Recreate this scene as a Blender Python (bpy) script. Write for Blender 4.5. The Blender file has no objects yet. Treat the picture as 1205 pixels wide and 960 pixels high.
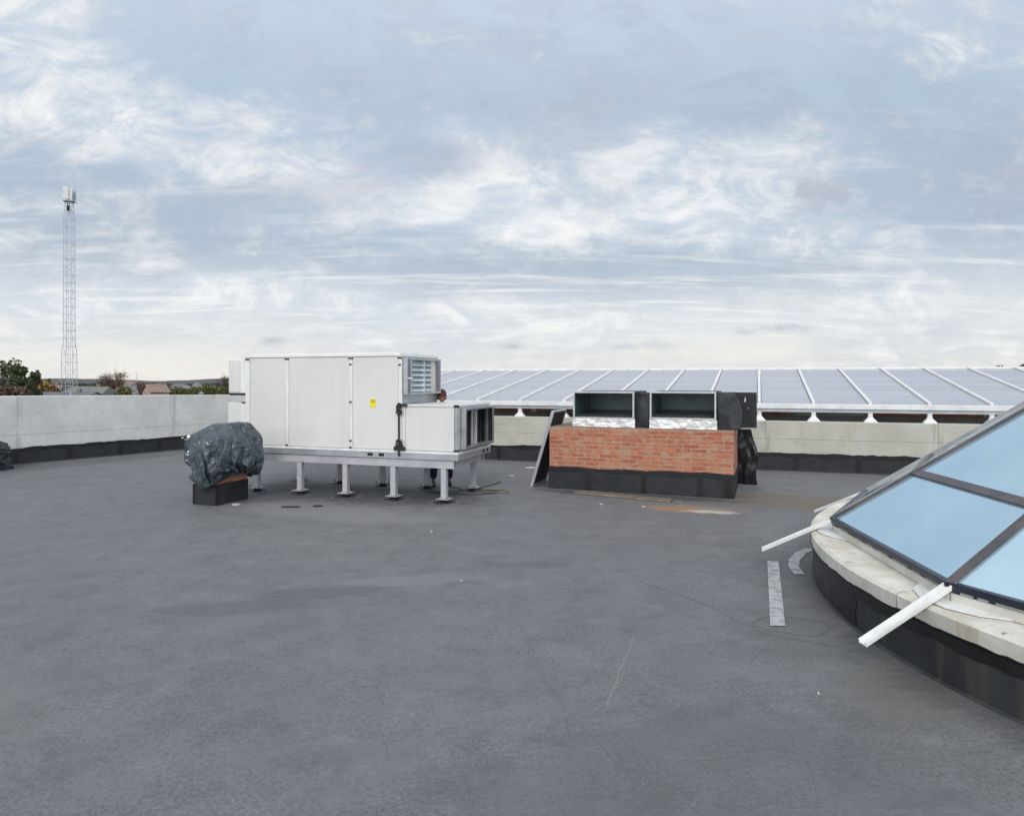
import bpy, bmesh, math, random
from mathutils import Vector, Matrix, noise
random.seed(7)
R = math.radians
S = bpy.context.scene
COL = S.collection

# ------------------------------------------------------------------ helpers
class MB:
    """collects shapes that become ONE mesh object"""
    def __init__(s): s.v = []; s.f = []; s.mi = []; s.cur = 0
    def add(s, vs, fs):
        o = len(s.v); s.v += [tuple(v) for v in vs]
        s.f += [tuple(i + o for i in f) for f in fs]; s.mi += [s.cur] * len(fs); return s
    def box(s, x0, x1, y0, y1, z0, z1):
        v = [(x0,y0,z0),(x1,y0,z0),(x1,y1,z0),(x0,y1,z0),(x0,y0,z1),(x1,y0,z1),(x1,y1,z1),(x0,y1,z1)]
        return s.add(v, [(3,2,1,0),(4,5,6,7),(0,1,5,4),(1,2,6,5),(2,3,7,6),(3,0,4,7)])
    def bar(s, p, q, w, h, up=(0,0,1)):
        p = Vector(p); q = Vector(q); d = (q - p).normalized(); u = Vector(up)
        if abs(d.dot(u)) > .99: u = Vector((0,1,0))
        a = d.cross(u).normalized() * w / 2; b = a.cross(d).normalized() * h / 2
        v = [p-a-b, p+a-b, p+a+b, p-a+b, q-a-b, q+a-b, q+a+b, q-a+b]
        return s.add(v, [(0,1,2,3),(7,6,5,4),(1,0,4,5),(2,1,5,6),(3,2,6,7),(0,3,7,4)])
    def tube(s, pts, r, n=8, r2=None):
        pts = [Vector(p) for p in pts]; rings = []
        for i, p in enumerate(pts):
            d = (pts[min(i+1, len(pts)-1)] - pts[max(i-1, 0)]).normalized()
            u = Vector((0,0,1)) if abs(d.z) < .95 else Vector((1,0,0))
            a = d.cross(u).normalized(); b = a.cross(d)
            rr = r if r2 is None else r + (r2 - r) * i / max(1, len(pts)-1)
            rings.append([p + (a*math.cos(2*math.pi*k/n) + b*math.sin(2*math.pi*k/n))*rr for k in range(n)])
        v = [x for g in rings for x in g]; f = []
        for i in range(len(pts)-1):
            for k in range(n):
                f.append((i*n+k, i*n+(k+1)%n, (i+1)*n+(k+1)%n, (i+1)*n+k))
        f.append(tuple(range(n-1,-1,-1))); f.append(tuple((len(pts)-1)*n+k for k in range(n)))
        return s.add(v, f)
    def prism(s, poly, z0, z1):
        n = len(poly)
        v = [(x,y,z0) for x,y in poly] + [(x,y,z1) for x,y in poly]
        f = [tuple(range(n-1,-1,-1)), tuple(range(n,2*n))] + [(i,(i+1)%n,n+(i+1)%n,n+i) for i in range(n)]
        return s.add(v, f)
    def build(s, name, mat, parent=None, bevel=0, smooth=False, loc=None, rz=None):
        me = bpy.data.meshes.new(name); me.from_pydata(s.v, [], s.f); me.update()
        mats = mat if isinstance(mat, (list, tuple)) else [mat]
        for m in mats: me.materials.append(m)
        if len(mats) > 1:
            for p, i in zip(me.polygons, s.mi): p.material_index = i
        bm = bmesh.new(); bm.from_mesh(me); bmesh.ops.recalc_face_normals(bm, faces=bm.faces); bm.to_mesh(me); bm.free()
        if smooth: 
            for p in me.polygons: p.use_smooth = True
        o = bpy.data.objects.new(name, me); COL.objects.link(o)
        if parent: o.parent = parent
        if loc is not None: o.location = loc
        if rz is not None: o.rotation_euler.z = rz
        if bevel:
            b = o.modifiers.new('bevel', 'BEVEL'); b.width = bevel; b.segments = 2; b.limit_method = 'ANGLE'
        return o

def tag(o, label=None, cat=None, group=None, kind=None):
    if label: o['label'] = label
    if cat: o['category'] = cat
    if group: o['group'] = group
    if kind: o['kind'] = kind
    return o
def thing(name, label, cat, loc=(0,0,0), rz=0, group=None):
    o = bpy.data.objects.new(name, None); COL.objects.link(o); o.location = loc; o.rotation_euler.z = rz
    o.empty_display_size = .1
    return tag(o, label, cat, group)
def copy_tree(o, parent=None):
    c = o.copy(); COL.objects.link(c)
    if parent: c.parent = parent
    for ch in [x for x in bpy.data.objects if x.parent == o]: copy_tree(ch, c)
    return c

# ------------------------------------------------------------------ materials
class NT:
    def __init__(s, nt): s.nt = nt; s.L = nt.links
    def n(s, typ, **kw):
        nd = s.nt.nodes.new(typ)
        for k, v in kw.items():
            if k.startswith('_'): setattr(nd, k[1:], v)
        for k, v in kw.items():
            if k.startswith('_'): continue
            key = int(k[1:]) if (k[0] == 'i' and k[1:].isdigit()) else k.replace('__', ' ')
            s.set(nd.inputs[key], v)
        return nd
    def set(s, inp, v):
        if isinstance(v, bpy.types.NodeSocket): s.L.new(v, inp)
        elif isinstance(v, bpy.types.Node): s.L.new(v.outputs[0], inp)
        else:
            if inp.type == 'RGBA' and not isinstance(v, float) and len(v) == 3: v = (*v, 1)
            inp.default_value = v
    def m(s, op, a, b=0., c=None, clamp=False):
        nd = s.n('ShaderNodeMath', _operation=op, i0=a, i1=b); nd.use_clamp = clamp
        if c is not None: s.set(nd.inputs[2], c)
        return nd.outputs[0]
    def mix(s, f, a, b, mode='MIX'):
        nd = s.n('ShaderNodeMix', _data_type='RGBA', _blend_type=mode)
        s.set(nd.inputs[0], f); s.set(nd.inputs[6], a); s.set(nd.inputs[7], b)
        return nd.outputs[2]
    def noise(s, vec, scale, detail=4., rough=.55, dist=0.):
        return s.n('ShaderNodeTexNoise', Vector=vec, Scale=scale, Detail=detail, Roughness=rough, Distortion=dist).outputs[0]
    def ramp(s, f, lo, hi):
        nd = s.n('ShaderNodeMapRange', _interpolation_type='SMOOTHSTEP', i0=f, i1=lo, i2=hi, i3=0., i4=1.)
        return nd.outputs[0]
    def mapping(s, vec, scale=(1,1,1), rot=(0,0,0), loc=(0,0,0)):
        return s.n('ShaderNodeMapping', Vector=vec, Scale=scale, Rotation=rot, Location=loc).outputs[0]

def newmat(name):
    m = bpy.data.materials.new(name); m.use_nodes = True; m.node_tree.nodes.clear()
    t = NT(m.node_tree); out = t.n('ShaderNodeOutputMaterial'); p = t.n('ShaderNodeBsdfPrincipled')
    t.L.new(p.outputs[0], out.inputs[0]); return m, t, p
def bump(t, p, h, strength=.3, dist=.01):
    b = t.n('ShaderNodeBump', Height=h, Strength=strength, Distance=dist); t.L.new(b.outputs[0], p.inputs['Normal'])
def simple(name, c1, c2=None, rough=.6, metal=0., scale=4., bmp=0., bscale=40., bdist=.005, spec=.5, streak=None, rvar=.1):
    m, t, p = newmat(name)
    oc = t.n('ShaderNodeTexCoord').outputs['Object']
    vec = t.mapping(oc, streak) if streak else oc
    if c2 is None: c2 = tuple(x*.8 for x in c1)
    f = t.ramp(t.noise(vec, scale, 6., .6), .35, .65)
    t.set(p.inputs['Base Color'], t.mix(f, c1, c2))
    t.set(p.inputs['Roughness'], t.m('ADD', rough - rvar/2, t.m('MULTIPLY', t.noise(oc, scale*3, 3.), rvar)))
    p.inputs['Metallic'].default_value = metal; p.inputs['Specular IOR Level'].default_value = spec
    if bmp: bump(t, p, t.noise(oc, bscale, 5.), bmp, bdist)
    return m

M = {}
def panelmat():
    m, t, p = newmat('white_panel')
    oc = t.n('ShaderNodeTexCoord').outputs['Object']
    c = t.mix(t.ramp(t.noise(oc, .8, 5.), .3, .7), (.72,.71,.675), (.64,.632,.605))
    c = t.mix(t.m('MULTIPLY', t.ramp(t.noise(t.mapping(oc, (5,5,.35)), 1.4, 6., .6), .5, .75), .17), c, (.44,.425,.39))
    c = t.mix(t.m('MULTIPLY', t.ramp(t.noise(oc, 7., 6., .7), .62, .72), .25), c, (.46,.45,.43))
    c = t.mix(t.m('MULTIPLY', t.ramp(t.noise(oc, 13., 2., .5), .76, .79), .4), c, (.3,.29,.28))
    t.set(p.inputs['Base Color'], c); t.set(p.inputs['Roughness'], t.m('ADD', .34, t.m('MULTIPLY', t.noise(oc, 3., 4.), .2)))
    bump(t, p, t.noise(oc, 2.2, 2.), .16, .02); return m
M['white_panel'] = panelmat()
M['white_paint'] = simple('white_paint', (.82,.82,.80), (.70,.69,.66), .42, 0., 5., .06, 25.)
M['cream'] = simple('cream_paint', (.68,.66,.60), (.56,.54,.47), .5, 0., 5., .05, 30.)
M['grey_steel'] = simple('grey_primed_steel', (.49,.485,.505), (.40,.395,.415), .5, .1, 3., .03, 30.)
M['grey_rail'] = simple('galvanised_rail', (.52,.54,.56), (.42,.44,.46), .45, .55, 4.)
M['galv'] = simple('galvanised_sheet', (.55,.57,.58), (.40,.42,.43), .33, .85, 6.)
M['galv_bright'] = simple('bright_aluminium', (.88,.875,.84), (.80,.79,.76), .32, .3, 5.)
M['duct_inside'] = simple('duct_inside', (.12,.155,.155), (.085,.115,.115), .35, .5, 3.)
M['duct_rim'] = simple('galvanised_rim', (.62,.63,.63), (.50,.51,.51), .4, .35, 6.)
M['black_plastic'] = simple('black_plastic', (.012,.012,.014), (.02,.02,.022), .4)
M['dark'] = simple('dark_void', (.008,.008,.009), (.012,.012,.012), .8)
M['film'] = simple('black_film', (.010,.010,.012), (.018,.018,.02), .38, 0., 5., .35, 7., .03)
M['foam'] = simple('black_foam_sheet', (.035,.037,.042), (.02,.022,.026), .6, 0., 4., .3, 5., .03)
M['foil'] = simple('crinkled_foil', (.84,.83,.81), (.74,.73,.71), .45, .15, 5., .35, 10., .015)
M['skirt'] = simple('bitumen_skirt', (.022,.024,.028), (.013,.014,.016), .62, 0., 3., .3, 60., .004)
M['tar'] = simple('fresh_tar', (.006,.006,.007), (.012,.012,.013), .42, 0., 5., .5, 18., .01)
M['louvre'] = simple('louvre_blade', (.68,.74,.76), (.6,.66,.68), .35, .35, 5.)
M['purple_grey'] = simple('purple_grey_profile', (.20,.18,.23), (.26,.24,.28), .4, .5, 5.)
M['yellow'] = simple('yellow_sticker', (.85,.70,.02), (.8,.64,.02), .5)
M['plank'] = simple('weathered_board', (.085,.07,.058), (.16,.135,.105), .8, 0., 6., .2, 30., .004, streak=(1,8,8))
M['plank_edge'] = simple('board_edge', (.30,.24,.17), (.2,.16,.12), .8, 0., 6.)
def tarpmat():
    m, t, p = newmat('blue_grey_tarp')
    oc = t.n('ShaderNodeTexCoord').outputs['Object']
    c = t.mix(t.ramp(t.noise(oc, 5., 6., .65), .35, .65), (.042,.056,.066), (.080,.098,.110))
    c = t.mix(t.m('MULTIPLY', t.ramp(t.noise(oc, 14., 4., .6), .6, .75), .4), c, (.17,.19,.20))
    t.set(p.inputs['Base Color'], c); t.set(p.inputs['Roughness'], t.m('ADD', .20, t.m('MULTIPLY', t.noise(oc, 6., 4.), .22)))
    f1 = t.noise(t.mapping(oc, (3.2,3.2,1.)), 2.4, 1.5, .5, .9); f2 = t.noise(t.mapping(oc, (1.2,1.2,3.)), 3., 1.5, .5, .6)
    r1 = t.m('SUBTRACT', 1., t.m('MULTIPLY', t.m('ABSOLUTE', t.m('SUBTRACT', f1, .5)), 5.)); r2 = t.m('SUBTRACT', 1., t.m('MULTIPLY', t.m('ABSOLUTE', t.m('SUBTRACT', f2, .5)), 6.))
    h = t.m('ADD', t.m('MAXIMUM', r1, 0.), t.m('MULTIPLY', t.m('MAXIMUM', r2, 0.), .5))
    bump(t, p, h, .5, .03); return m
M['tarp'] = tarpmat()
M['tarp_dark'] = simple('dark_blue_tarp', (.014,.017,.024), (.022,.025,.034), .42, 0., 4., .3, 16., .02)
M['trousers'] = simple('navy_cloth', (.012,.014,.055), (.010,.012,.04), .85, 0., 6., .2, 30.)
M['jacket'] = simple('dark_jacket', (.02,.02,.03), (.03,.03,.04), .85)
M['skin'] = simple('skin', (.34,.155,.11), (.30,.135,.095), .55)
M['cap'] = simple('maroon_cap', (.085,.016,.020), (.06,.012,.015), .8)
M['shoe'] = simple('black_shoe', (.012,.012,.012), (.02,.02,.02), .5)
M['alu_dark'] = simple('bronze_aluminium', (.085,.080,.086), (.14,.12,.115), .38, .45, 4., 0, streak=(1,1,1))
M['gasket'] = simple('dark_rail', (.035,.045,.065), (.025,.03,.045), .35, .3, 4.)
M['mast'] = simple('mast_steel', (.50,.54,.60), (.42,.45,.50), .5, .3, 1.)
M['antenna'] = simple('antenna_shell', (.66,.67,.66), (.6,.6,.6), .5)
M['cable'] = simple('black_cable', (.025,.025,.027), (.035,.035,.035), .6)
M['yellow_cable'] = simple('ochre_cable', (.20,.165,.09), (.15,.12,.07), .6)
M['scrap'] = simple('pale_scrap', (.62,.60,.55), (.5,.48,.44), .7)
M['red_ledge'] = simple('red_brick_ledge', (.62,.26,.15), (.52,.20,.12), .8, 0., 6.)
M['dark_wall'] = simple('dark_atrium_wall', (.42,.42,.39), (.30,.30,.28), .8, 0., 1.5)
M['pale_sheen'] = simple('pale_sky_sheen', (.46,.455,.43), (.30,.30,.30), .5, .1, 3.)  # pale grey standing in for sky reflected on the glass
M['bark'] = simple('bark', (.075,.058,.045), (.05,.04,.032), .9)

def leafmat(name, c1, c2):
    m, t, p = newmat(name)
    oi = t.n('ShaderNodeNewGeometry').outputs['Random Per Island']
    t.set(p.inputs['Base Color'], t.mix(oi, c1, c2)); p.inputs['Roughness'].default_value = .75
    return m
M['pine'] = leafmat('pine_needles', (.030,.044,.018), (.085,.11,.040))
M['olive'] = leafmat('olive_leaves', (.065,.075,.02), (.16,.155,.045))
M['brown'] = leafmat('brown_twigs', (.085,.055,.04), (.15,.095,.06))
M['rust'] = leafmat('rust_leaves', (.13,.06,.03), (.20,.11,.05))
M['ochre'] = leafmat('ochre_leaves', (.22,.13,.035), (.30,.19,.06))
M['forest'] = leafmat('far_forest', (.035,.042,.036), (.065,.07,.055))

# concrete with form joints (object x along the wall, z up)
def concrete(name, c1, c2, seam_z, pitch, warm):
    m, t, p = newmat(name)
    oc = t.n('ShaderNodeTexCoord').outputs['Object']; sx = t.n('ShaderNodeSeparateXYZ', Vector=oc)
    f = t.ramp(t.noise(oc, 1.3, 8., .65), .3, .7)
    c = t.mix(f, c1, c2)
    f2 = t.ramp(t.noise(t.mapping(oc, (3,3,.5)), 1.6, 6., .6), .55, .75)
    c = t.mix(t.m('MULTIPLY', f2, .55), c, warm)
    f3 = t.ramp(t.noise(oc, 16., 4., .6), .62, .72)
    c = t.mix(t.m('MULTIPLY', f3, .4), c, tuple(x*.5 for x in c1))
    f4 = t.ramp(t.noise(oc, 4.5, 7., .7), .5, .7)
    c = t.mix(t.m('MULTIPLY', f4, .6), c, tuple(x*.70 for x in c1))
    f5 = t.ramp(t.noise(oc, 9., 3., .5), .73, .76)
    c = t.mix(t.m('MULTIPLY', f5, .7), c, tuple(x*.22 for x in c1))
    wob = t.m('MULTIPLY', t.m('SUBTRACT', t.noise(oc, 2.2), .5), .03)
    ln = t.m('LESS_THAN', t.m('ABSOLUTE', t.m('ADD', t.m('SUBTRACT', sx.outputs[2], seam_z), wob)), .006)
    fr = t.m('ABSOLUTE', t.m('SUBTRACT', t.m('FRACT', t.m('DIVIDE', t.m('ADD', sx.outputs[0], wob), pitch)), .5))
    lv = t.m('LESS_THAN', fr, .008/pitch)
    stain = t.m('MULTIPLY', t.m('LESS_THAN', fr, .09/pitch), t.ramp(t.noise(t.mapping(oc,(6,6,1)), 2., 4.), .42, .62))
    c = t.mix(t.m('MULTIPLY', stain, .35), c, tuple(x*.55 for x in warm))
    jn = t.m('MULTIPLY', t.m('MAXIMUM', ln, lv), t.ramp(t.noise(oc, 3.), .3, .5))
    c = t.mix(t.m('MULTIPLY', jn, .55), c, tuple(x*.35 for x in c1))
    t.set(p.inputs['Base Color'], c); p.inputs['Roughness'].default_value = .85
    hgt = t.m('SUBTRACT', t.noise(oc, 30., 5.), t.m('MULTIPLY', jn, .8))
    bump(t, p, hgt, .25, .008)
    return m
M['concrete_grey'] = concrete('light_concrete', (.66,.655,.63), (.52,.515,.495), .62, 3.4, (.50,.48,.44))
M['concrete_beige'] = concrete('beige_concrete', (.54,.52,.45), (.44,.42,.36), .62, 3.0, (.40,.34,.25))
def kerbmat():
    m, t, p = newmat('kerb_concrete')
    oc = t.n('ShaderNodeTexCoord').outputs['Object']; sx = t.n('ShaderNodeSeparateXYZ', Vector=oc)
    c = t.mix(t.ramp(t.noise(oc, 2.2, 8., .68), .34, .66), (.76,.73,.65), (.56,.53,.455))
    top = t.ramp(sx.outputs[2], .418, .428)
    c = t.mix(t.m('MULTIPLY', t.m('MULTIPLY', top, t.ramp(t.noise(oc, 3.4, 8., .75), .42, .64)), .5), c, (.47,.42,.33))
    c = t.mix(t.m('MULTIPLY', t.ramp(t.noise(oc, 21., 6., .75), .55, .75), .4), c, (.34,.31,.26))
    c = t.mix(t.m('MULTIPLY', t.ramp(t.noise(t.mapping(oc, (6,6,.6)), 1.5, 5., .6), .58, .72), .5), c, (.40,.32,.17))
    c = t.mix(t.m('MULTIPLY', t.ramp(t.noise(t.mapping(oc, (5,5,2)), 2.1, 4., .6), .70, .73), .75), c, (.09,.085,.08))
    ang = t.m('ARCTAN2', sx.outputs[1], sx.outputs[0])
    fr = t.m('ABSOLUTE', t.m('SUBTRACT', t.m('FRACT', t.m('ADD', t.m('MULTIPLY', ang, 12/(2*math.pi)), .31)), .5))
    c = t.mix(t.m('MULTIPLY', t.m('LESS_THAN', fr, .0022), .7), c, (.16,.15,.13))
    t.set(p.inputs['Base Color'], c); p.inputs['Roughness'].default_value = .88
    bump(t, p, t.m('ADD', t.noise(oc, 30., 6., .7), t.noise(oc, 6., 4.)), .4, .01)
    return m
M['kerb_concrete'] = kerbmat()

def brick():
    m, t, p = newmat('orange_brick')
    tc = t.n('ShaderNodeTexCoord').outputs['Object']; sx = t.n('ShaderNodeSeparateXYZ', Vector=tc)
    v = t.n('ShaderNodeCombineXYZ', X=t.m('ADD', sx.outputs[0], sx.outputs[1]), Y=t.m('ADD', sx.outputs[2], t.m('MULTIPLY', t.m('SUBTRACT', t.noise(tc, 3.), .5), .012)))
    b = t.n('ShaderNodeTexBrick', Vector=v, Color1=(.0,.0,.0), Color2=(1.,1.,1.), Mortar=(.5,.5,.5), Scale=1., Mortar__Size=.0075, Mortar__Smooth=.25, Brick__Width=.24, Row__Height=.0665, Bias=0.)
    b.offset = .5
    c = t.mix(b.outputs[0], (.37,.10,.055), (.51,.195,.10))
    c = t.mix(t.ramp(t.noise(t.mapping(tc, (1.,1.,2.)), 4.4, 6., .7), .47, .66), c, (.43,.29,.19))
    c = t.mix(t.m('MULTIPLY', t.ramp(t.noise(tc, 11., 6., .75), .5, .72), .75), c, (.33,.075,.04))
    c = t.mix(t.ramp(t.noise(t.mapping(tc,(1,1,2.2)), 7., 5., .7), .59, .71), c, (.43,.38,.28))
    c = t.mix(t.m('MULTIPLY', b.outputs[1], t.m('ADD', .35, t.m('MULTIPLY', t.ramp(t.noise(tc, 5., 4.), .35, .6), .5))), c, (.50,.43,.34))
    t.set(p.inputs['Base Color'], c); p.inputs['Roughness'].default_value = .9
    h = t.m('ADD', t.m('MULTIPLY', b.outputs[1], -1.), t.m('MULTIPLY', t.noise(tc, 30., 5.), .6))
    bump(t, p, h, .9, .014)
    return m
M['brick'] = brick()

AHU_O = Vector((-.987, 9.93, 0)); AHU_R = R(-18.7)
PL_O = Vector((.62, 11.25, 0)); PL_R = R(-20.6)

def roofing():
    m, t, p = newmat('slate_granule_roofing')
    oc = t.n('ShaderNodeTexCoord').outputs['Object']
    big = t.ramp(t.noise(oc, .45, 5., .6, .6), .3, .7)
    c = t.mix(big, (.104,.1045,.1085), (.153,.154,.158))
    mid = t.ramp(t.noise(t.mapping(oc, (.8,1.6,1), (0,0,R(-18))), 1.6, 7., .68, .4), .36, .68)
    c = t.mix(t.m('MULTIPLY', mid, .55), c, (.185,.186,.192))
    dk = t.ramp(t.noise(t.mapping(oc, (.7,1.5,1), (0,0,R(10)), (7,3,0)), 1.1, 6., .6, .8), .56, .74)
    c = t.mix(t.m('MULTIPLY', dk, .5), c, (.078,.082,.094))
    gr = t.noise(oc, 150., 2., .8)
    g2 = t.noise(oc, 40., 3., .95)
    c = t.mix(t.m('MULTIPLY', t.ramp(t.noise(oc, 1.4, 4.), .2, .6), .62), c, t.mix(t.ramp(g2, .34, .66), (.038,.038,.0395), (.248,.246,.246)))
    c = t.mix(t.m('MULTIPLY', t.ramp(gr, .35, .75), .75), c, t.mix(t.ramp(t.noise(oc, 420., 1.), .3, .7), (.06,.061,.066), (.27,.272,.28)))
    g3 = t.noise(t.mapping(oc, (1,1.3,1)), 5.5, 9., .78, .3)
    c = t.mix(t.m('MULTIPLY', t.ramp(g3, .34, .66), .45), c, t.mix(t.ramp(t.noise(oc, 2.6, 8., .8, .5), .38, .62), (.078,.0785,.082), (.208,.208,.211)))
    sp = t.ramp(t.noise(oc, 62., 3., .7), .70, .78)
    c = t.mix(t.m('MULTIPLY', sp, .5), c, (.42,.42,.42))
    # overlapped roll edges, running away from the camera
    ru = t.n('ShaderNodeSeparateXYZ', Vector=t.mapping(oc, (1,1,1), (0,0,R(-19)))).outputs[0]
    wob = t.m('MULTIPLY', t.m('SUBTRACT', t.noise(oc, .8, 4.), .5), .06)
    fr = t.m('ABSOLUTE', t.m('SUBTRACT', t.m('FRACT', t.m('ADD', ru, wob)), .5))
    seam = t.m('MULTIPLY', t.m('LESS_THAN', fr, .0045), t.ramp(t.noise(oc, 1.7, 3.), .45, .62))
    c = t.mix(t.m('MULTIPLY', seam, .32), c, (.07,.073,.08))
    # local stains and painted contact shade: (x, y, rx, ry, rot, colour, strength)
    sep = t.n('ShaderNodeSeparateXYZ', Vector=oc)
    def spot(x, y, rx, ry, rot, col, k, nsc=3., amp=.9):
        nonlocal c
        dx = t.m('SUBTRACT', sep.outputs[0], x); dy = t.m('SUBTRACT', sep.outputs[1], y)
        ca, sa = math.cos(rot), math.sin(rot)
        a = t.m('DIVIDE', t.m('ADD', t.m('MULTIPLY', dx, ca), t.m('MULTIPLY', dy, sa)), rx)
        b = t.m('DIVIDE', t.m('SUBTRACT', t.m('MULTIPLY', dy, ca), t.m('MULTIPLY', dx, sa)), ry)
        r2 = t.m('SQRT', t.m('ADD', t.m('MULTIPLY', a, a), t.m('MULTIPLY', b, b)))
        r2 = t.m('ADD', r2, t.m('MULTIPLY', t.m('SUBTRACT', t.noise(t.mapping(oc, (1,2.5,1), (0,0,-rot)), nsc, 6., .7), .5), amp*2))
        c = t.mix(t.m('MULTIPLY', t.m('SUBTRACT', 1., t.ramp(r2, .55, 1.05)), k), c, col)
    spot(2.50, 9.42, .72, .34, R(-18), (.30,.20,.13), .75, 4.)
    spot(2.25, 9.40, .45, .22, R(-20), (.29,.17,.105), .65, 5.)
    spot(2.70, 9.22, .42, .12, R(-14), (.48,.46,.42), .75, 6.)
    spot(4.2, 9.95, 1.6, .8, R(-20), (.15,.12,.09), .85, 2.)
    spot(.9, 3.0, 1.5, .8, R(15), (.085,.085,.088), .35, 2.)
    spot(-3.4, 3.8, 1.2, .6, R(-20), (.19,.185,.178), .3, 3.)
    spot(5.6, 8.6, 1.6, .55, R(-20), (.17,.15,.12), .6, 2.)
    spot(2.3, 4.9, .9, .7, R(30), (.10,.102,.105), .5, 3.)
    spot(2.2, 3.9, .5, .35, R(50), (.13,.12,.105), .6, 4.)
    spot(-2.6, 9.2, 2.2, .5, R(-18), (.22,.215,.21), .45, 2.5)
    spot(1.9, 10.5, 1.8, .30, R(-20.6), (.04,.04,.042), .7, 4.)  # contact shade painted along the plinth base
    spot(2.9, 5.6, .75, 2.2, R(8), (.075,.076,.078), .5, 2.5)  # grime and painted contact shade beside the kerb
    spot(2.75, 4.1, .55, 1.1, R(10), (.06,.06,.058), .5, 4.)  # dirt and painted contact shade close to the kerb base
    spot(3.1, 2.9, .5, .9, R(-14), (.17,.165,.15), .4, 6.)
    spot(-9.6, 14.0, .7, 3.5, R(-33), (.07,.072,.076), .4, 2.)
    spot(-4.0, 10.4, .9, .6, R(0), (.06,.062,.066), .6, 3.)  # contact shade painted round the chimney foot
    spot(-2.4, 10.65, 2.4, .85, R(-18.7), (.048,.048,.05), .75, 3.)  # dark stain under the unit, deepened with painted contact shade
    spot(-1.6, 5.75, .7, .22, R(10), (.085,.088,.097), .5, 3.)
    spot(-.9, 6.1, .8, .2, R(12), (.205,.205,.20), .5, 3.)
    spot(-2.2, 5.35, .8, .2, R(5), (.09,.093,.10), .45, 3.)
    spot(.1, 6.6, .6, .14, R(-4), (.09,.09,.098), .45, 3.)
    # dark tar dabs round every foot of the support frame
    loc = t.mapping(oc, (1,1,1), (0,0,-AHU_R))
    o2 = Matrix.Rotation(-AHU_R, 3, 'Z') @ AHU_O
    l = t.n('ShaderNodeSeparateXYZ', Vector=loc)
    la = t.m('SUBTRACT', l.outputs[0], o2.x); lb = t.m('SUBTRACT', l.outputs[1], o2.y)
    fa = t.m('MULTIPLY', t.m('SUBTRACT', t.m('FRACT', t.m('ADD', t.m('DIVIDE', la, .826), .5)), .5), .826)
    fb = t.m('MULTIPLY', t.m('SUBTRACT', t.m('FRACT', t.m('ADD', t.m('DIVIDE', lb, 1.127), .5)), .5), 1.127)
    rr = t.m('ADD', t.m('SQRT', t.m('ADD', t.m('MULTIPLY', fa, fa), t.m('MULTIPLY', fb, fb))), t.m('MULTIPLY', t.m('SUBTRACT', t.noise(oc, 5., 4.), .5), .22))
    inside = t.m('MULTIPLY', t.m('LESS_THAN', t.m('ABSOLUTE', t.m('ADD', la, 1.65)), 2.06), t.m('LESS_THAN', t.m('ABSOLUTE', t.m('SUBTRACT', lb, .56)), 1.12))
    dab = t.m('MULTIPLY', inside, t.m('SUBTRACT', 1., t.ramp(rr, .15, .21)))
    c = t.mix(t.m('MULTIPLY', dab, .8), c, (.035,.035,.037))
    ring = t.m('MULTIPLY', inside, t.m('SUBTRACT', t.m('SUBTRACT', 1., t.ramp(rr, .20, .24)), t.m('SUBTRACT', 1., t.ramp(rr, .17, .2))))
    c = t.mix(t.m('MULTIPLY', ring, .35), c, (.25,.245,.235))
    # pale scrape
    ax, ay, bx, by = .52, 3.75, .85, 4.75
    ln = math.hypot(bx-ax, by-ay); ux, uy = (bx-ax)/ln, (by-ay)/ln
    dx = t.m('SUBTRACT', sep.outputs[0], ax); dy = t.m('SUBTRACT', sep.outputs[1], ay)
    along = t.m('ADD', t.m('MULTIPLY', dx, ux), t.m('MULTIPLY', dy, uy))
    acr = t.m('ABSOLUTE', t.m('ADD', t.m('SUBTRACT', t.m('MULTIPLY', dy, ux), t.m('MULTIPLY', dx, uy)), t.m('MULTIPLY', t.m('SUBTRACT', t.noise(oc, 4.), .5), .04)))
    sc = t.m('MULTIPLY', t.m('LESS_THAN', acr, .006), t.m('LESS_THAN', t.m('ABSOLUTE', t.m('SUBTRACT', along, ln/2)), ln/2))
    c = t.mix(t.m('MULTIPLY', sc, .3), c, (.33,.29,.26))
    t.set(p.inputs['Base Color'], c)
    t.set(p.inputs['Roughness'], t.m('ADD', .62, t.m('MULTIPLY', mid, .15))); p.inputs['Specular IOR Level'].default_value = .4
    bump(t, p, t.m('ADD', t.m('MULTIPLY', gr, .35), t.m('ADD', t.noise(oc, 2.5, 4.), t.m('MULTIPLY', seam, .25))), .35, .012)
    return m
M['roofing'] = roofing()

def marking():
    m, t, p = newmat('worn_silver_strip')
    oc = t.n('ShaderNodeTexCoord').outputs['Object']
    c = t.mix(t.ramp(t.noise(oc, 14., 6., .7), .42, .62), (.42,.43,.43), (.24,.245,.25))
    t.set(p.inputs['Base Color'], c); p.inputs['Roughness'].default_value = .7
    bump(t, p, t.noise(oc, 40., 4.), .3, .004); return m
M['marking'] = marking()

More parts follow.
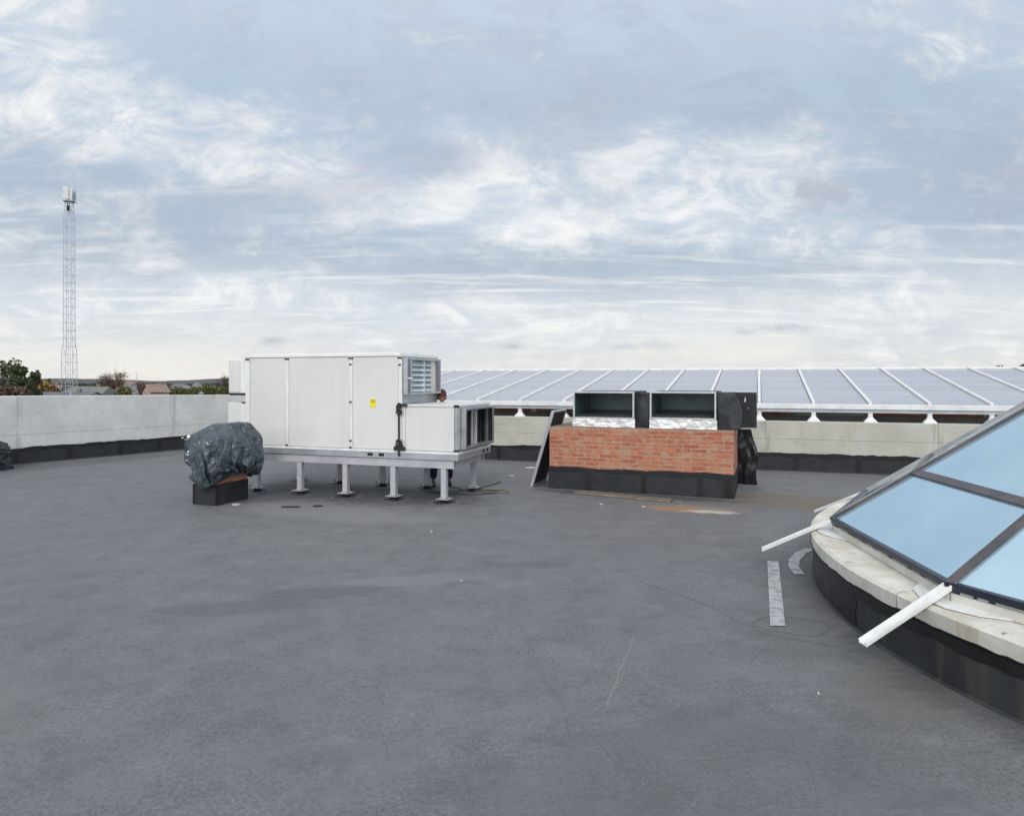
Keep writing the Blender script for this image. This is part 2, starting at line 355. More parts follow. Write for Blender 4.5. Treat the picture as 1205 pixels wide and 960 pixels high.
def glass_sky():
    m, t, p = newmat('blue_reflective_glass')
    oc = t.n('ShaderNodeTexCoord').outputs['Object']
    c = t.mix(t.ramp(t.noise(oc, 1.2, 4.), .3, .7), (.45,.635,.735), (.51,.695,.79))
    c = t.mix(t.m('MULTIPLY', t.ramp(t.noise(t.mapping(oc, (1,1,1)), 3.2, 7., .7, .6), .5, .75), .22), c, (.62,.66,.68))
    t.set(p.inputs['Base Color'], c); t.set(p.inputs['Roughness'], t.m('ADD', .02, t.m('MULTIPLY', t.ramp(t.noise(oc, 2., 5.), .4, .7), .12)))
    p.inputs['Metallic'].default_value = .62; p.inputs['IOR'].default_value = 1.9
    p.inputs['Specular IOR Level'].default_value = .7
    return m
M['glass'] = glass_sky()
def poly():
    m, t, p = newmat('polycarbonate_sheet')
    oc = t.n('ShaderNodeTexCoord').outputs['Object']
    f = t.ramp(t.noise(t.mapping(oc, (.25,2.6,1)), 1.4, 5., .6), .3, .7)
    c = t.mix(f, (.51,.525,.57), (.64,.655,.69))
    oi = t.n('ShaderNodeObjectInfo').outputs['Random']
    c = t.mix(t.m('MULTIPLY', oi, .25), c, (.48,.50,.55))
    s = t.n('ShaderNodeSeparateXYZ', Vector=oc)
    ln = t.m('LESS_THAN', t.m('ABSOLUTE', t.m('SUBTRACT', t.m('FRACT', t.m('DIVIDE', s.outputs[1], .9)), .5)), .02)
    c = t.mix(t.m('MULTIPLY', ln, .4), c, (.22,.225,.27))
    t.set(p.inputs['Base Color'], c); p.inputs['Roughness'].default_value = .28
    p.inputs['Specular IOR Level'].default_value = .35
    tr = t.n('ShaderNodeBsdfTranslucent', Color=(.62,.64,.68)); ms = t.n('ShaderNodeMixShader', i0=.22, i1=p.outputs[0], i2=tr.outputs[0])
    ou = [x for x in m.node_tree.nodes if x.type == 'OUTPUT_MATERIAL'][0]; t.L.new(ms.outputs[0], ou.inputs[0])
    return m
M['poly'] = poly()

# ------------------------------------------------------------------ roof deck
LA = Vector((-10.49, 14.26)); LB = Vector((-8.39, 17.45)); ld = (LB - LA).normalized()
L0 = LA - ld * 22; L1 = LB + ld * 2.0
bt = math.tan(R(17.2)); bu = Vector((math.cos(R(17.2)), -math.sin(R(17.2)))); bv = Vector((bu.y * -1, bu.x))
def backline(x): return Vector((x, 13.95 - bt * (x - 3.5)))
B0 = backline(-5.0); B1 = backline(22)
deck = [tuple(L0), tuple(L1), tuple(B0), tuple(B1), (22, -9), (L0.x, -9)]
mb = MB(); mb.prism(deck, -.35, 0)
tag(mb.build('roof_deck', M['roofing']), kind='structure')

# --- parapets
def ragged(mbx, length, z_lo, z_hi, y, step=.06, seed=0, amp=.02):
    """tar band with uneven edges on a vertical face, x from 0 to length, thickness towards -y"""
    n = int(length/step); vs = []
    for i in range(n+1):
        x = length*i/n
        top = z_hi + amp*noise.noise((x*2.3+seed, 1.7, 0))*1.3 + amp*.6*noise.noise((x*9+seed, 4., 0))
        bot = z_lo + amp*1.4*noise.noise((x*3.1+seed, 9.3, 0)) + amp*noise.noise((x*13+seed, 2., 0))
        vs += [(x, y, bot), (x, y-.004, bot+.004), (x, y-.004, top-.003), (x, y, top)]
    fs = []
    for i in range(n):
        for k in range(3): fs.append((i*4+k, i*4+4+k, i*4+5+k, i*4+k+1))
    mbx.add(vs, fs)
def strap(mbx, x, z_lo, z_hi, y, w, seed):
    n = 10; vs = []
    for i in range(n+1):
        z = z_lo + (z_hi-z_lo)*i/n
        a = w/2*(1+.5*noise.noise((z*12, seed, 0))); b = w/2*(1+.5*noise.noise((z*12, seed+5, 0)))
        if i == 0: a *= 1.5; b *= 1.5
        vs += [(x-a, y, z), (x-a, y-.0035, z), (x+b, y-.0035, z), (x+b, y, z)]
    fs = []
    for i in range(n):
        for k in range(3): fs.append((i*4+k, i*4+4+k, i*4+5+k, i*4+k+1))
    mbx.add(vs, fs)

def parapet(p0, p1, z0, z1, mat, label, seed, thick=.3, extra=None):
    d = p1 - p0; L = d.length; rz = math.atan2(d.y, d.x)
    t = thing('concrete_parapet', label, 'wall', (p0.x, p0.y, 0), rz)
    w = MB(); n = 60
    # local x along the wall, inner face y=0 looking to -y, thickness to +y
    v = []; f = []
    for i in range(n+1):
        x = L*i/n; zt = z0 + (z1-z0)*i/n + .006*noise.noise((x*.9, seed, 0))
        v += [(x,0,-.3),(x,.004*noise.noise((x,seed,3)),.5),(x,0,zt-.012),(x,.012,zt),(x,thick-.012,zt),(x,thick,zt-.012),(x,thick,-.3)]
    for i in range(n):
        for k in range(6): f.append((i*7+k, i*7+7+k, i*7+8+k, i*7+k+1))
    f.append(tuple(range(7))); f.append(tuple(n*7+k for k in range(6,-1,-1)))
    w.add(v, f); w.build('wall', mat, t)
    s = MB(); s.box(.0, L, -.016, -.003, 0, .315); s.add([(0,-.016,.03),(L,-.016,.03),(L,-.05,.003),(0,-.05,.003)], [(0,1,2,3)])
    s.build('base_flashing', M['skirt'], t)
    b = MB(); ragged(b, L, .275, .345, -.017, .05, seed, .022)
    x = .45 + (seed % 3)*.2; k = 0
    while x < L-.1:
        strap(b, x, .01, .30, -.0172, .09, seed + k); x += 1.02 + .1*math.sin(k*2.1); k += 1
    b.build('tar_seal', M['tar'], t)
    return t, L
# left wall: inner face must look to the roof (right of the direction of travel)
zs = lambda pt: 1.445 + (1.39-1.445)*((pt-LA).length*(1 if (pt-LA).dot(ld) > 0 else -1))/(LB-LA).length
pl, Ll = parapet(L0, L1, 1.445+.0144*22, zs(L1), M['concrete_grey'], 'tall pale grey concrete parapet wall on the left, under the lattice mast', 1)
pc, Lc = parapet(L1, B0, zs(L1), 1.0, M['concrete_grey'], 'short corner piece of concrete parapet hidden behind the big white unit', 4)
pb, Lb = parapet(B0, B1, .97, .97, M['concrete_beige'], 'low beige concrete parapet wall below the long glazed roof', 2)

# ------------------------------------------------------------------ long glazed roof behind
AB = Vector((4.957, 13.625)); RV = Vector((1.872, 5.155)); zb, zt = 1.34, 2.085
N0, N1 = -10, 9
ar = thing('glazed_roof', 'long low glazed roof of grey translucent sheets in white bars behind the parapet', 'glass roof', (AB.x, AB.y, 0), math.atan2(bu.y, bu.x))
rl = Matrix.Rotation(R(17.2), 2) @ RV      # rafter vector in local coordinates
rx_, ry_ = rl.x, rl.y
pan0 = raf0 = post0 = None
def rpt(i, s, dz=0): return (i*1.0 + rx_*s, ry_*s, zb + (zt-zb)*s + dz)
def rpt2(i, s, dz=0): return (i*1.0 + rx_*(2-s), ry_*(2-s), zb + (zt-zb)*s + dz)
m1 = MB(); m1.add([rpt(.04,0,-.02), rpt(.96,0,-.02), rpt(.96,1,-.02), rpt(.04,1,-.02), rpt(.04,0,-.03), rpt(.96,0,-.03), rpt(.96,1,-.03), rpt(.04,1,-.03)],
  [(0,1,2,3),(7,6,5,4),(0,4,5,1),(1,5,6,2),(2,6,7,3),(3,7,4,0)])
pan0 = m1.build('glazing_panel', M['poly'], ar); pan0.location.x = N0
m1 = MB(); m1.add([rpt2(.04,0,-.02), rpt2(.96,0,-.02), rpt2(.96,1,-.02), rpt2(.04,1,-.02), rpt2(.04,0,-.03), rpt2(.96,0,-.03), rpt2(.96,1,-.03), rpt2(.04,1,-.03)],
  [(0,1,2,3),(7,6,5,4),(0,4,5,1),(1,5,6,2),(2,6,7,3),(3,7,4,0)])
pan1 = m1.build('glazing_panel', M['poly'], ar); pan1.location.x = N0
raf0 = MB().bar(rpt(0,-.005,-.002), rpt(0,1,-.002), .058, .05).build('glazing_bar', M['white_paint'], ar, .004); raf0.location.x = N0
raf1 = MB().bar(rpt2(0,-.005,-.002), rpt2(0,1,-.002), .058, .05).build('glazing_bar', M['white_paint'], ar, .004); raf1.location.x = N0
pm = MB()
pm.box(-.042, .042, -.035, .035, 1.13, 1.149)
pm.add([(-.035,-.03,1.129),(.035,-.03,1.129),(.035,.05,1.129),(-.035,.05,1.129),(-.045,-.035,1.06),(.045,-.035,1.06),(.045,.05,1.06),(-.045,.05,1.06),
        (-.115,-.075,.985),(.115,-.075,.985),(.115,.06,.985),(-.115,.06,.985),(-.115,-.075,.965),(.115,-.075,.965),(.115,.06,.965),(-.115,.06,.965)],
       [(0,1,2,3)] + [(4*k+j, 4*k+(j+1)%4, 4*k+4+(j+1)%4, 4*k+4+j) for k in range(3) for j in range(4)] + [(15,14,13,12)])
post0 = pm.build('post', M['white_paint'], ar, .004); post0.location.x = N0
for i in range(N0+1, N1+1):
    for src in (pan0, pan1, raf0, raf1, post0):
        if i == N1 and src in (pan0, pan1): continue
        c = src.copy(); COL.objects.link(c); c.location.x = i
e = MB(); e.box(N0-.1, N1+.1, -.05, .07, 1.215, 1.312); e.build('eaves_beam', M['white_paint'], ar, .006)
e = MB(); e.box(N0-.1, N1+.1, .55, .63, 1.17, 1.30); e.build('inner_beam', M['grey_rail'], ar)
e = MB(); e.box(N0-.1, N1+.1, -.02, .20, 1.150, 1.2115); e.build('gutter', M['grey_rail'], ar)
e = MB(); e.bar(rpt(N0-.1,1,.0), rpt(N1+.1,1,.0), .12, .05); e.build('ridge_cap', M['white_paint'], ar)
e = MB(); e.box(N0-.1+2*rx_, N1+.1+2*rx_, 2*ry_-.07, 2*ry_+.05, .2, 1.312); e.build('far_eaves_wall', M['dark_wall'], ar)
aw = thing('atrium_upstand', 'dark upstand wall with red brick ledge seen under the glazed roof', 'wall', (AB.x+bv.x*1.0, AB.y+bv.y*1.0, 0), math.atan2(bu.y, bu.x))
e = MB(); e.box(N0, N1, 0, .3, -.3, 1.03); e.build('wall', M['dark_wall'], aw)
for k, (xa, xb) in enumerate([(-6.8,-5.1),(-4.9,-3.6),(-.3,.62),(2.2,4.2),(5.2,7.0)]):
    e = MB(); e.box(xa, xb, -.02, .25, 1.033, 1.145); e.build('brick_ledge', M['red_ledge'], aw)
for k, (xa, xb) in enumerate([(-7.4,-6.9),(-3.5,-2.9),(.7,2.1),(4.3,5.0)]):
    e = MB(); e.box(xa, xb, -.01, .2, 1.033, 1.145); e.build('pale_block', M['scrap'], aw)
# atrium floor far below
tag(MB().prism([tuple(B0 + bv*.3), tuple(B0 + bv*12), tuple(B1 + bv*12), tuple(B1 + bv*.3)], -1.3, -1.0).build('lower_roof_deck', M['dark_wall']), kind='structure')

# ------------------------------------------------------------------ round skylight
SC = Vector((6.39, 4.774, 0)); SR = 3.755; SZ = .55; SS = .696; A3 = 189.3; RK = 3.93; ZK = .43
sk = thing('round_skylight', 'twelve sided blue glass skylight cone on a round pale concrete kerb at right', 'skylight', SC)
def ring(mbx, prof, n=192, seed=None):
    v = []; f = []; k = len(prof)
    for i in range(n):
        a = 2*math.pi*i/n
        for j, (r, z) in enumerate(prof):
            w = 0 if seed is None else .012*noise.noise((a*14, j*3.1, seed))
            v.append((r*math.cos(a), r*math.sin(a), z + w))
    for i in range(n):
        for j in range(k):
            f.append((i*k+j, ((i+1)%n)*k+j, ((i+1)%n)*k+(j+1)%k, i*k+(j+1)%k))
    mbx.add(v, f)
m1 = MB(); ring(m1, [(RK-.012,.312),(RK,.318),(RK+.002,ZK-.02),(RK-.02,ZK),(3.3,ZK+.004),(3.3,.312)]); m1.build('kerb', M['kerb_concrete'], sk, smooth=False)
m1 = MB(); ring(m1, [(RK-.02,0),(RK-.02,.311),(3.3,.311),(3.3,0)]); m1.add([], [])
v = []; f = []; n = 192
for i in range(n):
    a = 2*math.pi*i/n; v += [(RK*math.cos(a)-.02*math.cos(a), RK*math.sin(a)-.02*math.sin(a), .012), ((RK+.0)*math.cos(a), (RK+.0)*math.sin(a), .003)]
for i in range(n): f.append((2*i, 2*((i+1)%n), 2*((i+1)%n)+1, 2*i+1))
m1.add(v, f); 
def skirt_mat():
    m, t, p = newmat('stained_skirt')
    oc = t.n('ShaderNodeTexCoord').outputs['Object']
    c = t.mix(t.ramp(t.noise(oc, 1.6, 5.), .35, .65), (.036,.038,.042), (.013,.014,.016))
    c = t.mix(t.m('MULTIPLY', t.ramp(t.noise(t.mapping(oc, (4,4,.5)), 1.5, 5., .6), .5, .68), .7), c, (.062,.062,.050))
    c = t.mix(t.m('MULTIPLY', t.ramp(t.noise(oc, 26., 5., .7), .66, .76), .45), c, (.16,.155,.14))
    t.set(p.inputs['Base Color'], c); p.inputs['Roughness'].default_value = .5
    bump(t, p, t.noise(oc, 70., 4.), .3, .004); return m
m1.build('kerb_skirt', skirt_mat(), sk)
m1 = MB(); v = []; f = []; n = 420
for i in range(n):
    a = 2*math.pi*i/n
    top = .325 + .02*noise.noise((a*17, 1, 0)) + .012*noise.noise((a*55, 2, 0)); bot = .225 + .03*noise.noise((a*11, 5, 0)) + .014*noise.noise((a*60, 6, 0))
    for r, z in ((RK-.019, bot), (RK-.012, bot+.006), (RK-.008, .30), (RK+.0045, .319), (RK+.0045, top)): v.append((r*math.cos(a), r*math.sin(a), z))
for i in range(n):
    for k in range(4): f.append((i*5+k, ((i+1)%n)*5+k, ((i+1)%n)*5+k+1, i*5+k+1))
m1.add(v, f)
for k, ad in enumerate((A3-36, A3-12, A3+14, A3+40, A3+70)):       # tar runs
    a = R(ad); w = .035; vs = []; 
    for i in range(9):
        z = .02 + .24*i/8; ww = w/RK*(1.6 + .9*noise.noise((z*14, k, 0)))
        for s_ in (-1, 1): vs.append(((RK-.0165)*math.cos(a+s_*ww), (RK-.0165)*math.sin(a+s_*ww), z))
    m1.add(vs, [(2*i, 2*i+1, 2*i+3, 2*i+2) for i in range(8)])
m1.build('tar_seal', M['tar'], sk)
def cpt(k, r, z):
    a = R(A3 - 30*k); return Vector((r*math.cos(a), r*math.sin(a), z))
ROWS = [.02, .64, 1.95, 3.1]
def slope(k, t, dz=0): return cpt(k, SR - t, SZ + SS*t + dz)
plane_n = Vector((0,0,1))
for k in range(12):
    # white sill channel and dark edge rail, one length per side
    def edge(r, z): return cpt(k, r, z), cpt(k+1, r, z)
    p, q = edge(SR-.035, ZK+.035); m1 = MB(); m1.bar(p, q, .085, .062); 
    p, q = edge(SR-.085, ZK+.075); m1.bar(p, q, .06, .03)
    m1.build('sill_channel', M['cream'], sk, .004)
    p, q = slope(k, .0, -.012), slope(k+1, .0, -.012); m1 = MB(); m1.bar(p, q, .05, .045)
    m1.build('edge_rail', M['gasket'], sk, .003)
    if k in (10, 11, 0, 1, 2):
        rr = random.Random(k)
        s = .04
        while s < .96:
            w = rr.uniform(.03, .13)
            a_, b_ = cpt(k, SR-.012, ZK+.072).lerp(cpt(k+1, SR-.012, ZK+.072), s), cpt(k, SR-.012, ZK+.072).lerp(cpt(k+1, SR-.012, ZK+.072), min(.97, s+w))
            m1 = MB(); m1.bar(a_, b_, .022, rr.uniform(.012,.026)); m1.build('packing_strip', M['cream'], sk); s += w + rr.uniform(.01, .08)
    for j in range(3):
        t0, t1 = ROWS[j], ROWS[j+1]
        g = [slope(k, t0), slope(k+1, t0), slope(k+1, t1), slope(k, t1)]
        nrm = (g[1]-g[0]).cross(g[3]-g[0]).normalized()
        if nrm.z < 0: nrm = -nrm
        m1 = MB(); m1.add([x - nrm*.004 for x in g] + [x - nrm*.02 for x in g], [(0,1,2,3),(7,6,5,4),(0,4,5,1),(1,5,6,2),(2,6,7,3),(3,7,4,0)])
        m1.build('glass_pane', M['glass'], sk)
        if j:
            m1 = MB(); m1.bar(slope(k, t0), slope(k+1, t0), .07, .03, nrm); m1.build('purlin', M['alu_dark'], sk, .003)
    m1 = MB(); m1.bar(slope(k, -.01, .002), slope(k, 3.15, .002), .042 if k == 1 else .055, .03); m1.build('rafter_cap', M['pale_sheen' if k == 2 else 'alu_dark'], sk, .003)  # the far cap is pale as painted sky reflection
    if k == 1:  # added pale sheet paints the sky reflection on the grazing facet
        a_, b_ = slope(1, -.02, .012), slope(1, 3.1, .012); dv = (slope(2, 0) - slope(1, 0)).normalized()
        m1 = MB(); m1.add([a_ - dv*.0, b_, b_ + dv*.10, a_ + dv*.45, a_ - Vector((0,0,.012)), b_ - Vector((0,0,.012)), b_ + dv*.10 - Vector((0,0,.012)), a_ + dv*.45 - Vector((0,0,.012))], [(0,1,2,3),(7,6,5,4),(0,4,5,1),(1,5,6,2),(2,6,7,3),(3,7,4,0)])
        hf = m1.build('sky_sheen_sheet', M['pale_sheen'], sk); hf['label'] = 'pale grey sheet along the hip painting reflected sky'
    # white outrigger bar and its bracket plate at the corner
    ax = cpt(k, 1, 0).normalized(); tn = Vector((-ax.y, ax.x, 0))
    d0 = cpt(k, SR-.02, SZ-.008); d1 = cpt(k, SR+.594, SZ-.337)
    m1 = MB(); up = Vector((0,0,1))
    m1.bar(d0, d1, .066, .014)
    off = tn*.029; m1.bar(d0+off+Vector((0,0,.012)), d1+off+Vector((0,0,.012)), .010, .022); m1.bar(d0-off+Vector((0,0,.012)), d1-off+Vector((0,0,.012)), .010, .022)
    m1.build('outrigger_bar', M['white_paint'], sk, .0015)
    c = cpt(k, SR, ZK+.0055); poly_ = [c - ax*.10 + tn*.36, c + ax*.04 + tn*.26, c + ax*.125 + tn*.10, c + ax*.125 - tn*.10, c + ax*.04 - tn*.26, c - ax*.10 - tn*.36]
    m1 = MB(); m1.prism([(x.x, x.y) for x in poly_], ZK+.006, ZK+.014); m1.build('bracket_plate', M['white_paint'], sk)
m1 = MB(); ring(m1, [(.62, SZ+SS*3.1), (.66, SZ+SS*3.1+.0), (.6, SZ+SS*3.1+.1), (.0, SZ+SS*3.1+.16), (.0, SZ+SS*3.1)], 24); m1.build('apex_cap', M['alu_dark'], sk)

# worn silver strips on the roof next to the kerb
m1 = MB(); m1.add([(1.88,4.95,.006),(1.99,4.95,.006),(2.63,6.71,.006),(2.52,6.71,.006)], [(0,1,2,3)])
o = m1.build('roof_marking', M['marking']); tag(o, kind='structure')
m1 = MB(); m1.add([(2.60,6.26,.006),(2.69,6.25,.006),(2.745,6.50,.006),(2.86,6.75,.006),(3.03,7.0,.006),(3.22,7.2,.006),(3.10,7.22,.006),(2.93,7.03,.006),(2.76,6.78,.006),(2.65,6.52,.006)], [(0,1,2,9),(9,2,3,8),(8,3,4,7),(7,4,5,6)])
o = m1.build('roof_marking', M['marking']); tag(o, kind='structure')

# ------------------------------------------------------------------ air handling unit on its frame
fr = thing('support_frame', 'grey painted steel frame on ten legs carrying the white ventilation unit', 'steel frame', AHU_O, AHU_R)
A0, A1 = -3.47, .172
for (x0, x1, y0, y1) in ((A0, A1, -.05, .05), (A0, A1, 1.077, 1.177), (A1-.1, A1, .052, 1.075), (A0, A0+.1, .052, 1.075)):
    pass
m1 = MB(); m1.box(A0, A1, -.05, -.035, .5, .615); m1.box(A0, A1, -.034, .05, .603, .615); m1.box(A0, A1, -.034, .05, .5, .512); m1.build('beam', M['grey_steel'], fr)
m1 = MB(); m1.box(A0, A1, 1.16, 1.177, .5, .615); m1.box(A0, A1, 1.077, 1.159, .603, .615); m1.box(A0, A1, 1.077, 1.159, .5, .512); m1.build('beam', M['grey_steel'], fr)
for xx in (A1-.045, -.866, -1.69, -2.52, A0+.045):
    m1 = MB(); m1.box(xx-.03, xx+.03, .052, 1.075, .515, .60); m1.build('cross_beam', M['grey_steel'], fr)
lg = None
for j, b in enumerate((0, 1.127)):
    for i in range(5):
        x = -.826*i
        if lg is None:
            m1 = MB(); m1.box(-.042, .042, -.042, .042, .062, .499); l0 = m1.build('leg', M['grey_steel'], fr, .006)
            m1 = MB(); m1.box(-.095, .095, -.095, .095, .05, .061); m1.build('base_plate', M['grey_steel'], l0)
            m1 = MB(); m1.tube([(0,0,.022),(0,0,.049)], .045, 12); m1.tube([(0,0,-.0),(0,0,.0215)], .06, 14)
            for sx in (-1,1):
                for sy in (-1,1): m1.tube([(sx*.07,sy*.07,.03),(sx*.07,sy*.07,.075)], .009, 6)
            m1.build('levelling_foot', M['dark'], l0)
            lg = l0
        else:
            l0 = copy_tree(lg, fr)
        l0.location = (x, b, 0)

au = thing('air_handling_unit', 'large white boxy rooftop ventilation unit with open louvred end on grey legs', 'ventilation unit', AHU_O + Vector((0,0,.617)), AHU_R)
Z = -.617
def lb(mbx, x0, x1, y0, y1, z0, z1): return mbx.box(x0, x1, y0, y1, z0+Z, z1+Z)
AL, AM, AR_ = -3.485, -.693, .237          # left end, step, right end
F, B = -.06, 1.25
m1 = MB(); lb(m1, AL+.02, AR_+.01, F-.012, F+.03, .62, .705); lb(m1, AL+.02, AR_+.01, B-.03, B+.01, .62, .705); lb(m1, AR_-.03, AR_+.01, F+.031, B-.031, .62, .705); lb(m1, AL+.02, AL+.06, F+.031, B-.031, .62, .705)
br = m1.build('base_rail', M['grey_rail'], au, .003)
for x in (-1.19, -1.0): 
    m1 = MB(); lb(m1, x-.045, x+.045, F-.0145, F-.0125, .645, .69); m1.build('fork_slot', M['dark'], br)
for y in (.95, 1.12):
    m1 = MB(); lb(m1, AR_+.0105, AR_+.0125, y-.04, y+.04, .645, .69); m1.build('fork_slot', M['dark'], br)
m1 = MB(); lb(m1, AL, AR_+.014, F-.02, B+.015, .706, .742); m1.build('base_trim', M['white_paint'], au, .003)
# main casing
m1 = MB(); lb(m1, AL+.01, AM-.01, F+.02, B-.01, .743, 2.165); m1.build('casing', M['white_panel'], au)
seams = [AL, -2.684, -1.529, AM]
pw = .028
for i in range(3):
    x0 = seams[i] + (.085 if i == 0 else pw+.004); x1 = seams[i+1] - (pw+.004)
    m1 = MB(); lb(m1, x0, x1, F+.002, F+.019, .752, 2.135); m1.build('side_panel', M['white_panel'], au, .004)
for i, x in enumerate(seams):
    if i == 0: x0, x1 = AL, AL+.08
    elif i == 3: x0, x1 = AM-.026, AM+.03
    else: x0, x1 = x-pw, x+pw
    m1 = MB(); lb(m1, x0, x1, F-.004, F+.0185, .743, 2.14)
    m1.tube([((x0+x1)/2-.004, F-.003, .76+Z), ((x0+x1)/2-.004, F-.003, 2.12+Z)], .014, 8)
    ps = m1.build('corner_post', M['galv_bright'], au, .003)
    xs = (x0+x1)/2
    for z in ([.76, 2.115] if i in (1,) else [2.115, 2.02, 1.45, .86, .76] if i == 2 else [2.115, 2.01, 1.43, .86] if i == 3 else [2.115]):
        m1 = MB(); lb(m1, xs-.02 if z < 2.1 else xs-.034, xs+.014 if z < 2.1 else xs+.034, F-.021, F-.0045, z-.011, z+.013); m1.build('black_cap', M['black_plastic'], ps)
m1 = MB(); lb(m1, AL-.005, AM+.012, F-.012, B+.005, 2.141, 2.19); m1.build('top_frame', M['galv_bright'], au, .005)
m1 = MB(); lb(m1, AL+.05, AM-.05, F+.04, B-.04, 2.191, 2.2); lb(m1, -1.9, -1.5, .5, .8, 2.2, 2.225); m1.build('roof_sheet', M['white_panel'], au)
# left end connections (upper and lower)
m1 = MB(); lb(m1, AL-.385, AL-.001, F+.04, B-.05, 1.56, 2.135); dc = m1.build('end_hood', M['white_panel'], au, .035)
m1 = MB(); lb(m1, AL-.12, AL-.002, F+.032, F+.0385, 1.575, 2.14); m1.build('hood_trim', M['galv_bright'], dc)
m1 = MB(); lb(m1, AL-.36, AL-.001, F+.045, B-.05, 1.535, 1.556); m1.build('hood_base', M['dark'], dc)
m1 = MB(); lb(m1, AL-.385, AL-.001, F+.04, B-.05, .76, 1.42); dc = m1.build('end_hood', M['white_panel'], au, .01)
m1 = MB(); lb(m1, AL-.12, AL-.002, F+.032, F+.0385, .765, 1.41); m1.build('hood_trim', M['galv_bright'], dc)
m1 = MB(); lb(m1, AL-.10, AL-.003, F+.028, F+.0315, 1.405, 1.425); m1.build('hood_clip', M['dark'], dc)
# right end of the main casing: below the louvre, then the deep flange with the louvre inside
m1 = MB(); lb(m1, AM-.009, AM+.004, F+.03, B-.01, 1.43, 2.135); m1.build('end_plate', M['grey_rail'], au)
f0, f1, g0, g1 = F+.035, 1.17, 1.565, 2.125
XF = AM+.10
m1 = MB()
lb(m1, AM+.005, XF, f0, f0+.16, g0, g1)       # wide near jamb
lb(m1, AM+.005, XF, f1-.035, f1, g0, g1); lb(m1, AM+.005, XF, f0+.161, f1-.036, g1-.035, g1); lb(m1, AM+.005, XF, f0+.161, f1-.036, g0, g0+.035)
fl = m1.build('outlet_flange', M['grey_rail'], au, .003)
m1 = MB(); lb(m1, XF+.0005, XF+.006, f0+.03, f0+.10, g0+.02, g1-.02); m1.build('flange_profile', M['purple_grey'], fl)
m1 = MB(); lb(m1, XF+.0065, XF+.012, f0+.0, f0+.16, 1.80, 1.825); m1.build('flange_clip', M['white_paint'], fl)
m1 = MB(); lb(m1, AM+.03, XF-.004, f1-.13, f1-.037, g0+.036, g1-.036); m1.build('flange_profile', M['purple_grey'], fl)
m1 = MB(); lb(m1, AM+.012, XF-.03, f1-.30, f1-.14, g0+.036, g1-.036); m1.build('inner_jamb', M['cream'], fl)
lv = MB()
ya, yb_ = f0+.165, f1-.305; nb = 6
for i in range(nb):
    z0 = g0+.05 + i*(g1-g0-.09)/nb
    for (p_, q_) in ((ya, (ya+yb_)*.58), ((ya+yb_)*.58+.03, yb_)):
        lv.add([(AM+.012,p_,z0+Z+.075),(AM+.012,q_,z0+Z+.075),(AM+.075,q_,z0+Z),(AM+.075,p_,z0+Z),(AM+.012,p_,z0+Z+.068),(AM+.012,q_,z0+Z+.068),(AM+.075,q_,z0+Z-.006),(AM+.075,p_,z0+Z-.006)],
               [(0,1,2,3),(7,6,5,4),(0,4,5,1),(1,5,6,2),(2,6,7,3),(3,7,4,0)])
lb(lv, AM+.006, AM+.08, (ya+yb_)*.58+.002, (ya+yb_)*.58+.028, g0+.036, g1-.036)
lv.build('louvre', M['louvre'], fl)
# low section: hollow so that the open end reads
x0, x1 = AM+.032, AR_
m1 = MB(); lb(m1, x0+.06, x1-.06, F+.004, F+.03, .752, 1.385); m1.build('side_panel', M['white_panel'], au, .004)
m1 = MB(); lb(m1, x0, x1, F+.031, F+.05, .743, 1.39); lb(m1, x0, x1, B-.02, B, .743, 1.39); lb(m1, x0, x1-.3, F+.051, B-.021, .743, .755); lb(m1, x0, x0+.02, F+.051, B-.021, .756, 1.385)
m1.build('low_casing', M['white_panel'], au)
m1 = MB(); lb(m1, x0, x1, F-.002, B, 1.392, 1.422); m1.build('low_top', M['white_panel'], au, .004)
m1 = MB(); lb(m1, x0, x0+.055, F-.002, F+.03, .743, 1.391); m1.build('corner_post', M['galv_bright'], au, .004)
m1 = MB(); lb(m1, x1-.055, x1, F-.002, F+.03, .743, 1.391); ps = m1.build('corner_post', M['galv'], au, .006)
m1 = MB(); lb(m1, x1-.06, x1+.004, F-.008, F+.05, 1.385, 1.424); m1.build('black_cap', M['black_plastic'], ps); m1 = MB(); lb(m1, x1-.06, x1+.004, F-.008, F+.05, .742, .775); m1.build('black_cap', M['black_plastic'], ps)
# open end frame
XE = AR_+.085
m1 = MB()
lb(m1, AR_-.05, AR_+.004, F+.051, F+.12, .756, 1.391); lb(m1, AR_-.05, AR_+.004, B-.09, B-.021, .756, 1.391); lb(m1, AR_-.05, AR_+.004, F+.121, B-.091, 1.33, 1.391); lb(m1, AR_-.05, AR_+.004, F+.121, B-.091, .743, .79)
m1.build('end_frame', M['galv'], au, .003)
h0, h1 = .775, 1.372; q0, q1 = F+.10, B-.03
m1 = MB()
lb(m1, AR_+.005, XE, q0, q0+.05, h0, h1); lb(m1, AR_+.005, XE, q1-.05, q1, h0, h1); lb(m1, AR_+.005, XE, q0+.051, q1-.051, h1-.03, h1); lb(m1, AR_+.005, XE, q0+.051, q1-.051, h0, h0+.04)
fl2 = m1.build('inlet_flange', M['galv'], au, .003)
m1 = MB(); lb(m1, XE+.0005, XE+.004, q0+.012, q0+.04, h0+.04, h1-.04); lb(m1, XE+.0005, XE+.004, q1-.045, q1-.01, h0+.04, h1-.04); m1.build('flange_profile', M['purple_grey'], fl2)
m1 = MB(); lb(m1, AR_-.08, AR_-.055, .64, .665, .79, 1.33); lb(m1, AR_-.10, AR_-.055, .80, .835, .79, 1.33); m1.build('inner_mullion', M['galv_bright'], fl2)
